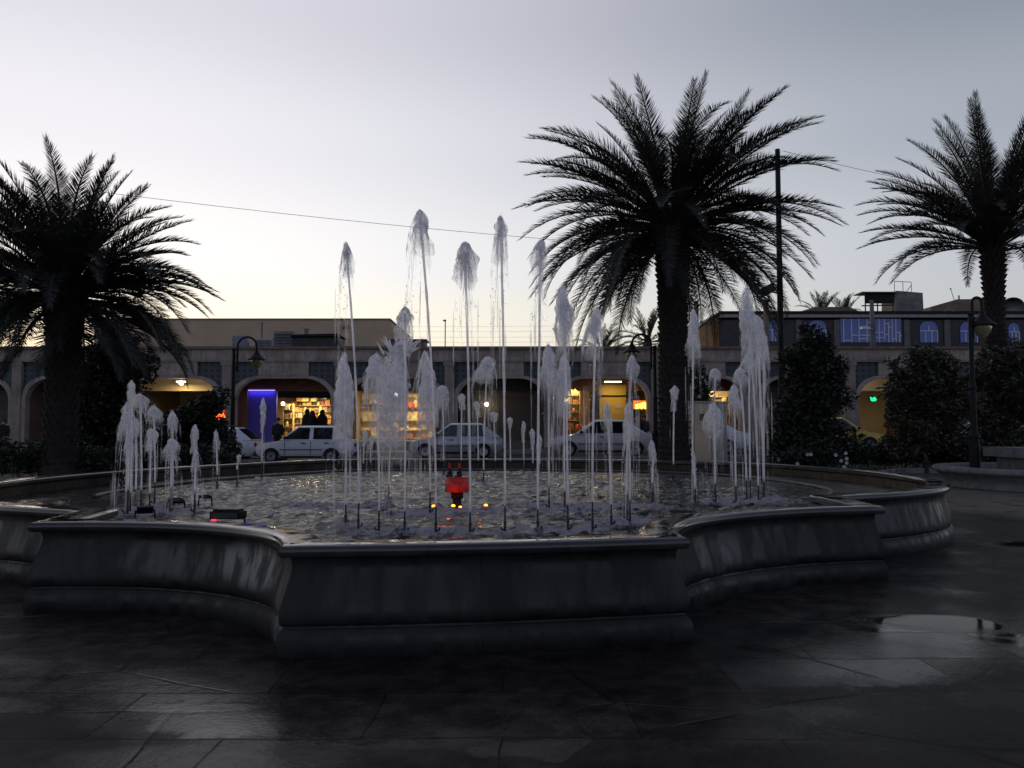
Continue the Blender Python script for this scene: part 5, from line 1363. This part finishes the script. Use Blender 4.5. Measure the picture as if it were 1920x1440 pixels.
# low rooftop street light in front of the blue windows
Yl = FY + 1.5
for px, lab in ((1640, 'grey concrete pole with a small white light in front of the blue corner windows'),):
    base = Vector((PX(px, Yl), Yl, zt_)); t = thing('utility_pole', lab, 'pole', base); H_ = PZ(563, Yl) - zt_
    mb = MB(); mb.lathe([(.14, -.05), (.11, H_)], n=10); mb.build('post', M_planter, t)
    mb = MB(); z_ = PZ(619, Yl) - zt_; mb.tube([(0, -.1, z_ + .05), (-.4, -.3, z_ + .1)], .02, 6); mb.box(-.75, -.3, -.4, -.2, z_ + .03, z_ + .12); mb.build('light_head', M_whitep, t)

# ------------------------------------------------------------------ cars (front towards -x)
def car(name, label, loc, rz, sp, paint, body_pts, cabin, hw, wheels, wr=.29, group='cars along the street'):
    t = thing(name, label, 'car', loc, rz, group)
    mb = MB(); vs = []; fs = []; m = 12
    for (x_, zb, zt2, wv) in body_pts:
        w_ = hw * wv; h_ = zt2 - zb
        sec = [(w_ * .84, zb), (w_ * .95, zb + h_ * .12), (w_, zb + h_ * .5), (w_ * .985, zb + h_ * .80), (w_ * .93, zt2 - .02), (w_ * .7, zt2)]
        sec = sec + [(-a, b) for a, b in reversed(sec)]
        vs += [(x_, a, b) for a, b in sec]
    nst = len(body_pts)
    for i in range(nst - 1):
        for k in range(m):
            k2 = (k + 1) % m; fs.append((i * m + k, i * m + k2, (i + 1) * m + k2, (i + 1) * m + k))
    fs.append(tuple(range(m))); fs.append(tuple(reversed(range((nst - 1) * m, nst * m))))
    mb.add(vs, fs); o = mb.build('body', paint, t); edge_split_smooth(o, 40)
    xA, xB, xC, xD, zb, zr_, wb, wt = cabin
    sl = lambda u_, v: (xA + (xB - xA) * v) * (1 - u_) + (xD + (xC - xD) * v) * u_
    mb = MB(); vs = []; fs = []
    lv = [(0, wb, 0), (.5, (wb + wt) / 2, .5), (.9, wt + (wb - wt) * .05, .9), (1.0, wt - .09, 1.0)]
    for v, w_, q in lv:
        z_ = zb + (zr_ - zb) * q
        for (u_, s) in ((0, -1), (.04, -1.0), (.96, -1.), (1, -1), (1, 1), (.96, 1), (.04, 1), (0, 1)):
            ww = w_ * (.93 if u_ in (0, 1) else 1.0) * s
            vs.append((sl(u_, v), ww, z_))
    for i in range(3):
        for k in range(8): k2 = (k + 1) % 8; fs.append((i * 8 + k, i * 8 + k2, (i + 1) * 8 + k2, (i + 1) * 8 + k))
    fs.append(tuple(24 + k for k in range(8)))
    mb.add(vs, fs); o = mb.build('cabin', paint, t); edge_split_smooth(o, 35)
    def sidepoly(pts, s, off=.007):
        q = []
        for (x_, v) in pts: q.append((x_, s * (wb + (wt - wb) * v + off), zb + (zr_ - zb) * v))
        return q
    for s in (-1, 1):
        for (u0, u1) in sp:
            v0, v1 = .06, .86
            a0 = max(sl(0, v0) + .07, u0); a1 = min(sl(1, v0) - .07, u1); b0 = max(sl(0, v1) + .10, u0); b1 = min(sl(1, v1) - .08, u1)
            mb = MB(); q = sidepoly([(a0, v0), (a1, v0), (b1, v1), (b0, v1)], s); mb.add(q, [(0, 1, 2, 3) if s < 0 else (3, 2, 1, 0)]); mb.build('side_window', M_glass, t)
    for (u_, nm, dx) in ((0, 'windscreen', -.012), (1, 'rear_window', .012)):
        mb = MB(); q = []
        for (v, s) in ((.06, -1), (.06, 1), (.9, 1), (.9, -1)): q.append((sl(u_, v) + dx, s * (wb + (wt - wb) * v) * .86, zb + (zr_ - zb) * v))
        mb.add(q, [(0, 1, 2, 3)]); mb.build(nm, M_glass, t)
    for x_ in wheels:
        for s in (-1, 1):
            mb = MB(); n = 20
            vs = [(x_ + (wr + .05) * math.cos(math.pi * k / n) , s * (hw + .004), wr + (wr + .05) * math.sin(math.pi * k / n)) for k in range(n + 1)]
            mb.add(vs, [tuple(range(n + 1)) if s < 0 else tuple(reversed(range(n + 1)))]); mb.build('wheel_arch', M_black, t)
            wl_ = bpy.data.objects.new('wheel', None); COL.objects.link(wl_); wl_.parent = t; wl_.location = (x_, s * (hw - .08), wr)
            mb = MB(); mb.lathe([(wr * .62, -.09), (wr * .9, -.1), (wr, -.06), (wr, .06), (wr * .9, .1), (wr * .62, .095)], n=24, axis='y'); o = mb.build('tyre', M_rubber, wl_, True)
            mb = MB(); mb.lathe([(.02, s * .085), (wr * .25, s * .095), (wr * .58, s * .098), (wr * .63, s * .106), (wr * .64, s * .06)], n=24, axis='y'); mb.build('rim', M_rim, wl_)
    f0, r0 = body_pts[1], body_pts[-2]
    for s in (-1, 1):
        zc = f0[1] + (f0[2] - f0[1]) * .72
        mb = MB(); mb.blob((f0[0] - .0, s * hw * f0[3] * .72, zc), .10, (.8, 1.5, .75), 2, 0, 6, 10); mb.build('headlight', M_rim, t, True)
        zc = r0[1] + (r0[2] - r0[1]) * .75
        mb = MB(); mb.blob((r0[0] + .02, s * hw * r0[3] * .8, zc), .10, (.7, 1.3, 1.1), 2, 0, 6, 10); mb.build('tail_light', mat('tail_lens', (.30, .01, .01), .2, .1, 5, 0), t, True)
        mb = MB(); mb.blob((xA + .25, s * (wb + .12), zb + .08), .09, (.7, 1.1, .7), 2, 0, 6, 8); mb.build('mirror', M_black, t, True)
        for u_ in sp[:2]:
            xx = u_[1] - .22; mb = MB(); mb.box(xx - .09, xx + .09, min(s * hw * 1.0, s * (hw + .025)), max(s * hw * 1.0, s * (hw + .025)), zb - .13, zb - .095); mb.build('door_handle', M_black, t)
    for s in (-1, 1):
        mb = MB()
        for xx in [sp[0][0] + .1] + [u_[1] + .06 for u_ in sp[:2]]: mb.box(xx - .006, xx + .006, min(s * hw * .985, s * (hw + .004)), max(s * hw * .985, s * (hw + .004)), .32, zb - .05)
        mb.build('door_seam', M_black, t)
        mb = MB(); mb.box(wheels[0] + wr + .1, wheels[1] - wr - .1, min(s * hw * .95, s * (hw + .008)), max(s * hw * .95, s * (hw + .008)), .20, .27); mb.build('sill_strip', M_black, t)
        mb = MB(); mb.box(wheels[0] + wr + .08, wheels[1] - wr - .08, min(s * hw * .99, s * (hw + .012)), max(s * hw * .99, s * (hw + .012)), .50, .535); mb.build('side_moulding', M_dark, t)
    for xx, dd in ((body_pts[0][0] - .045, -.012), (body_pts[-1][0] + .045, .012)):
        mb = MB(); mb.box(min(xx, xx + dd), max(xx, xx + dd), -.25, .25, .36, .46); mb.build('number_plate', M_whitep, t)
    mb = MB(); mb.box(body_pts[0][0] - .04, body_pts[0][0] + .25, -hw * .86, hw * .86, .26, .40); mb.build('bumper', M_dark, t)
    mb = MB(); mb.box(body_pts[-1][0] - .25, body_pts[-1][0] + .04, -hw * .86, hw * .86, .28, .42); mb.build('bumper', M_dark, t)
    return t
hatch = [(0, .30, .58, .70), (.08, .22, .70, .88), (.35, .19, .78, .96), (1.0, .18, .87, 1), (1.4, .18, .90, 1), (2.6, .18, .92, 1), (3.3, .18, .92, 1), (3.7, .20, .90, .97), (3.88, .26, .84, .9), (3.93, .32, .70, .8)]
sedan = [(0, .32, .56, .66), (.08, .24, .70, .86), (.4, .19, .80, .96), (1.1, .18, .90, 1), (1.5, .18, .92, 1), (2.8, .18, .95, 1), (3.5, .18, .97, 1), (4.1, .20, .96, .97), (4.35, .27, .88, .9), (4.42, .34, .72, .82)]
M_cream = mat('cream_paint', (.50, .49, .50), .3, .05, 2, 0, coat=.6)
M_silver = mat('pale_grey_paint', (.40, .41, .46), .3, .05, 2, 0, coat=.6, metal=.2)
Yc = 31.2; X0 = PX(476, Yc)
car('white_car', 'boxy white hatchback facing left in front of the first lit shop', (X0, Yc + .8, zroad(X0 + 2) + .0), 0, [(1.1, 2.15), (2.3, 3.05)], M_whitep, hatch, (.98, 1.72, 3.05, 3.75, .89, 1.45, .76, .60), .80, (.68, 3.02), .27)
Yc = 33.2; X0 = PX(766, Yc)
car('grey_car', 'pale grey rounded hatchback facing left, parked between the two lit shops', (X0, Yc + .8, zroad(X0 + 2) + .02), 0, [(1.1, 2.0), (2.15, 3.1)], M_silver, hatch, (.90, 1.75, 3.0, 3.82, .88, 1.46, .76, .58), .82, (.70, 3.10), .29)
Yc = 31.8; X0 = PX(1028, Yc)
car('cream_car', 'cream white rounded sedan facing left, just left of the big palm trunk', (X0, Yc + .8, zroad(X0 + 2) + .05), 0, [(1.35, 2.35), (2.5, 3.4)], M_cream, sedan, (1.05, 1.95, 3.05, 3.95, .91, 1.48, .78, .60), .85, (.80, 3.45), .30)
Yc = 34.5; X0 = PX(1320, Yc)
car('white_car', 'white car whose rear roof and window show right of the utility cabinet', (X0 - 2.4, Yc + .8, zroad(X0) + .02), 0, [(1.3, 2.3), (2.45, 3.3)], M_whitep, sedan, (1.0, 1.8, 3.1, 4.0, .91, 1.48, .78, .60), .84, (.78, 3.4), .29)
Yc = 34.0; X0 = PX(1524, Yc)
car('taxi', 'yellow taxi facing right between the cone shaped tree and the olive tree', (PX(1664, Yc), Yc + .8, zroad(X0 + 2) + .05), math.pi, [(1.3, 2.3), (2.45, 3.3)], M_yellowp, sedan, (1.0, 1.8, 3.1, 4.0, .91, 1.46, .78, .60), .84, (.78, 3.4), .29)
Yc = 33.0; X0 = PX(1756, Yc)
car('white_car', 'white car partly hidden by the bush beside the right street lamp', (X0, Yc + .8, zroad(X0 + 2) + .05), 0, [(1.3, 2.3), (2.45, 3.3)], M_whitep, sedan, (1.0, 1.8, 3.1, 4.0, .91, 1.46, .78, .60), .84, (.78, 3.4), .29)
Yc = 34.5; X0 = PX(430, Yc)
tcar = car('white_car', 'white car with a glowing red tail light, mostly hidden behind the left street lamp post', (PX(306, Yc), Yc + .8, zroad(X0) + .0), 0, [(1.1, 2.0), (2.15, 3.1)], M_whitep, hatch, (.95, 1.75, 3.05, 3.8, .89, 1.44, .76, .60), .80, (.70, 3.05), .28)
mb = MB(); mb.blob((3.86, -.5, .72), .09, (.7, 2.2, .7), 2, 0, 6, 8); mb.build('lit_tail_light', E_tail, tcar, True)
# yellow seat cover in the white hatchback
# ------------------------------------------------------------------ people
def person(label, px, Y, z0, h, face, clothes, hair=True, chador=False, group=None, pose=0.):
    t = thing('person', label, 'person', (PX(px, Y), Y, z0), face, group); k = h / 1.7
    me = bpy.data.meshes.new('body')
    J = [(0, 0, .95), (0, 0, 1.15), (0, .0, 1.38), (0, -.01, 1.47), (0, -.02, 1.53), (0, -.03, 1.62), (0, -.03, 1.70),
         (-.17, 0, 1.40), (-.24, .02 - .1 * pose, 1.12), (-.22, -.1 - .2 * pose, .88 + .25 * pose), (-.22, -.13 - .22 * pose, .80 + .28 * pose), (.17, 0, 1.40), (.24, .02, 1.12), (.23, -.08, .88), (.23, -.10, .80),
         (-.09, 0, .88), (-.10, -.02, .50), (-.11, .02, .09), (-.11, -.13, .04), (.09, 0, .88), (.10, -.02, .50), (.11, .02, .09), (.11, -.13, .04), (0, -.115, 1.595)]
    E = [(0, 1), (1, 2), (2, 3), (3, 4), (4, 5), (5, 6), (2, 7), (7, 8), (8, 9), (9, 10), (2, 11), (11, 12), (12, 13), (13, 14), (0, 15), (15, 16), (16, 17), (17, 18), (0, 19), (19, 20), (20, 21), (21, 22), (5, 23)]
    rr = [.16, .15, .15, .06, .055, .105, .06, .075, .05, .04, .035, .075, .05, .04, .035, .10, .065, .045, .04, .10, .065, .045, .04, .02]
    me.from_pydata([(a * k, b * k, c * k) for a, b, c in J], E, []); o = bpy.data.objects.new('body', me); COL.objects.link(o); o.parent = t
    sk = o.modifiers.new('skin', 'SKIN'); ss = o.modifiers.new('sub', 'SUBSURF'); ss.levels = ss.render_levels = 2
    for i, sv in enumerate(me.skin_vertices[0].data): sv.radius = (rr[i] * k, rr[i] * k * (.75 if i < 3 else 1)); sv.use_root = (i == 0)
    me.materials.append(M_skin)
    if chador:
        mb = MB(); mb.lathe([(.36, .03), (.34, .5), (.31, .9), (.30, 1.2), (.25, 1.38), (.15, 1.49), (.135, 1.56), (.14, 1.65), (.11, 1.74), (.03, 1.775)], n=20, sx=k, sy=k * .78)
        vs = []
        for q in mb.v: f = 1 + .09 * noise.noise(Vector((math.atan2(q[1], q[0]) * 2.2, q[2], px))); vs.append((q[0] * f, q[1] * f + .02, q[2] * k))
        mb.v = vs; mb.build('chador', clothes, t, True)
    else:
        mb = MB(); mb.lathe([(.20, .78), (.215, 1.0), (.20, 1.2), (.225, 1.36), (.16, 1.44), (.075, 1.48)], n=18, sx=k * 1.0, sy=k * .66); mb.v = [(a, b, c * k) for a, b, c in mb.v]
        for s in (-1, 1): a, b, c2 = [Vector(J[q]) * k for q in ((7, 8, 9) if s < 0 else (11, 12, 13))]; mb.tube([a, b, c2], [.085 * k, .066 * k, .055 * k], 10)
        mb.build('shirt', clothes, t, True)
        mb = MB(); 
        for s in (-1, 1): mb.tube([(s * .085 * k, 0, .93 * k), (s * .10 * k, -.02 * k, .50 * k), (s * .11 * k, .02 * k, .10 * k)], [.115 * k, .085 * k, .07 * k], 10)
        mb.build('trousers', M_cloth, t, True)
        if hair: mb = MB(); mb.blob((0, .0, 1.655 * k), .112 * k, (1, 1.08, .95), 3, .12, 8, 12); mb.build('hair', M_hair, t, True)
    return t
G = 'shoppers in front of the lit shelves'
person('person in a black chador in the first lit shop, leftmost of the three', 576, FY + 3.0, zfl, 1.70, math.pi, M_cloth, chador=True, group=G)
person('person in a black chador leaning close between two others in the first lit shop', 586, FY + 2.8, zfl, 1.62, math.pi * .9, M_cloth, chador=True, group=G)
person('person in a black chador in the first lit shop, rightmost of the three', 604, FY + 2.9, zfl, 1.66, math.pi * 1.1, M_cloth, chador=True, group=G)
person('person in dark clothes standing at the left jamb of the first lit shop', 521, 40.2, zroad(-12) + .15, 1.72, 0, M_cloth)
person('person in dark clothes walking below the orange and yellow sign, left of a pair', 1196, 40.0, zroad(6) + .15, 1.74, .4, M_cloth)
person('person in dark clothes below the orange and yellow sign, right of a pair', 1208, 40.4, zroad(6) + .15, 1.62, -.4, M_dark)
person('person in a dark shirt at the far left edge under the arcade', 6, 38.9, zroad(-14) + .15, 1.7, .3, M_cloth)
person('person in a pinkish shirt behind the slab topped pedestal at the right edge', 1905, 29.6, .15, 1.72, .2, mat('pink_cloth', (.30, .16, .26), .9, .2, 6))
person('person in dark clothes holding one arm forward beside the right street lamp', 1846, 29.7, .15, 1.66, .9, M_cloth, pose=1.)
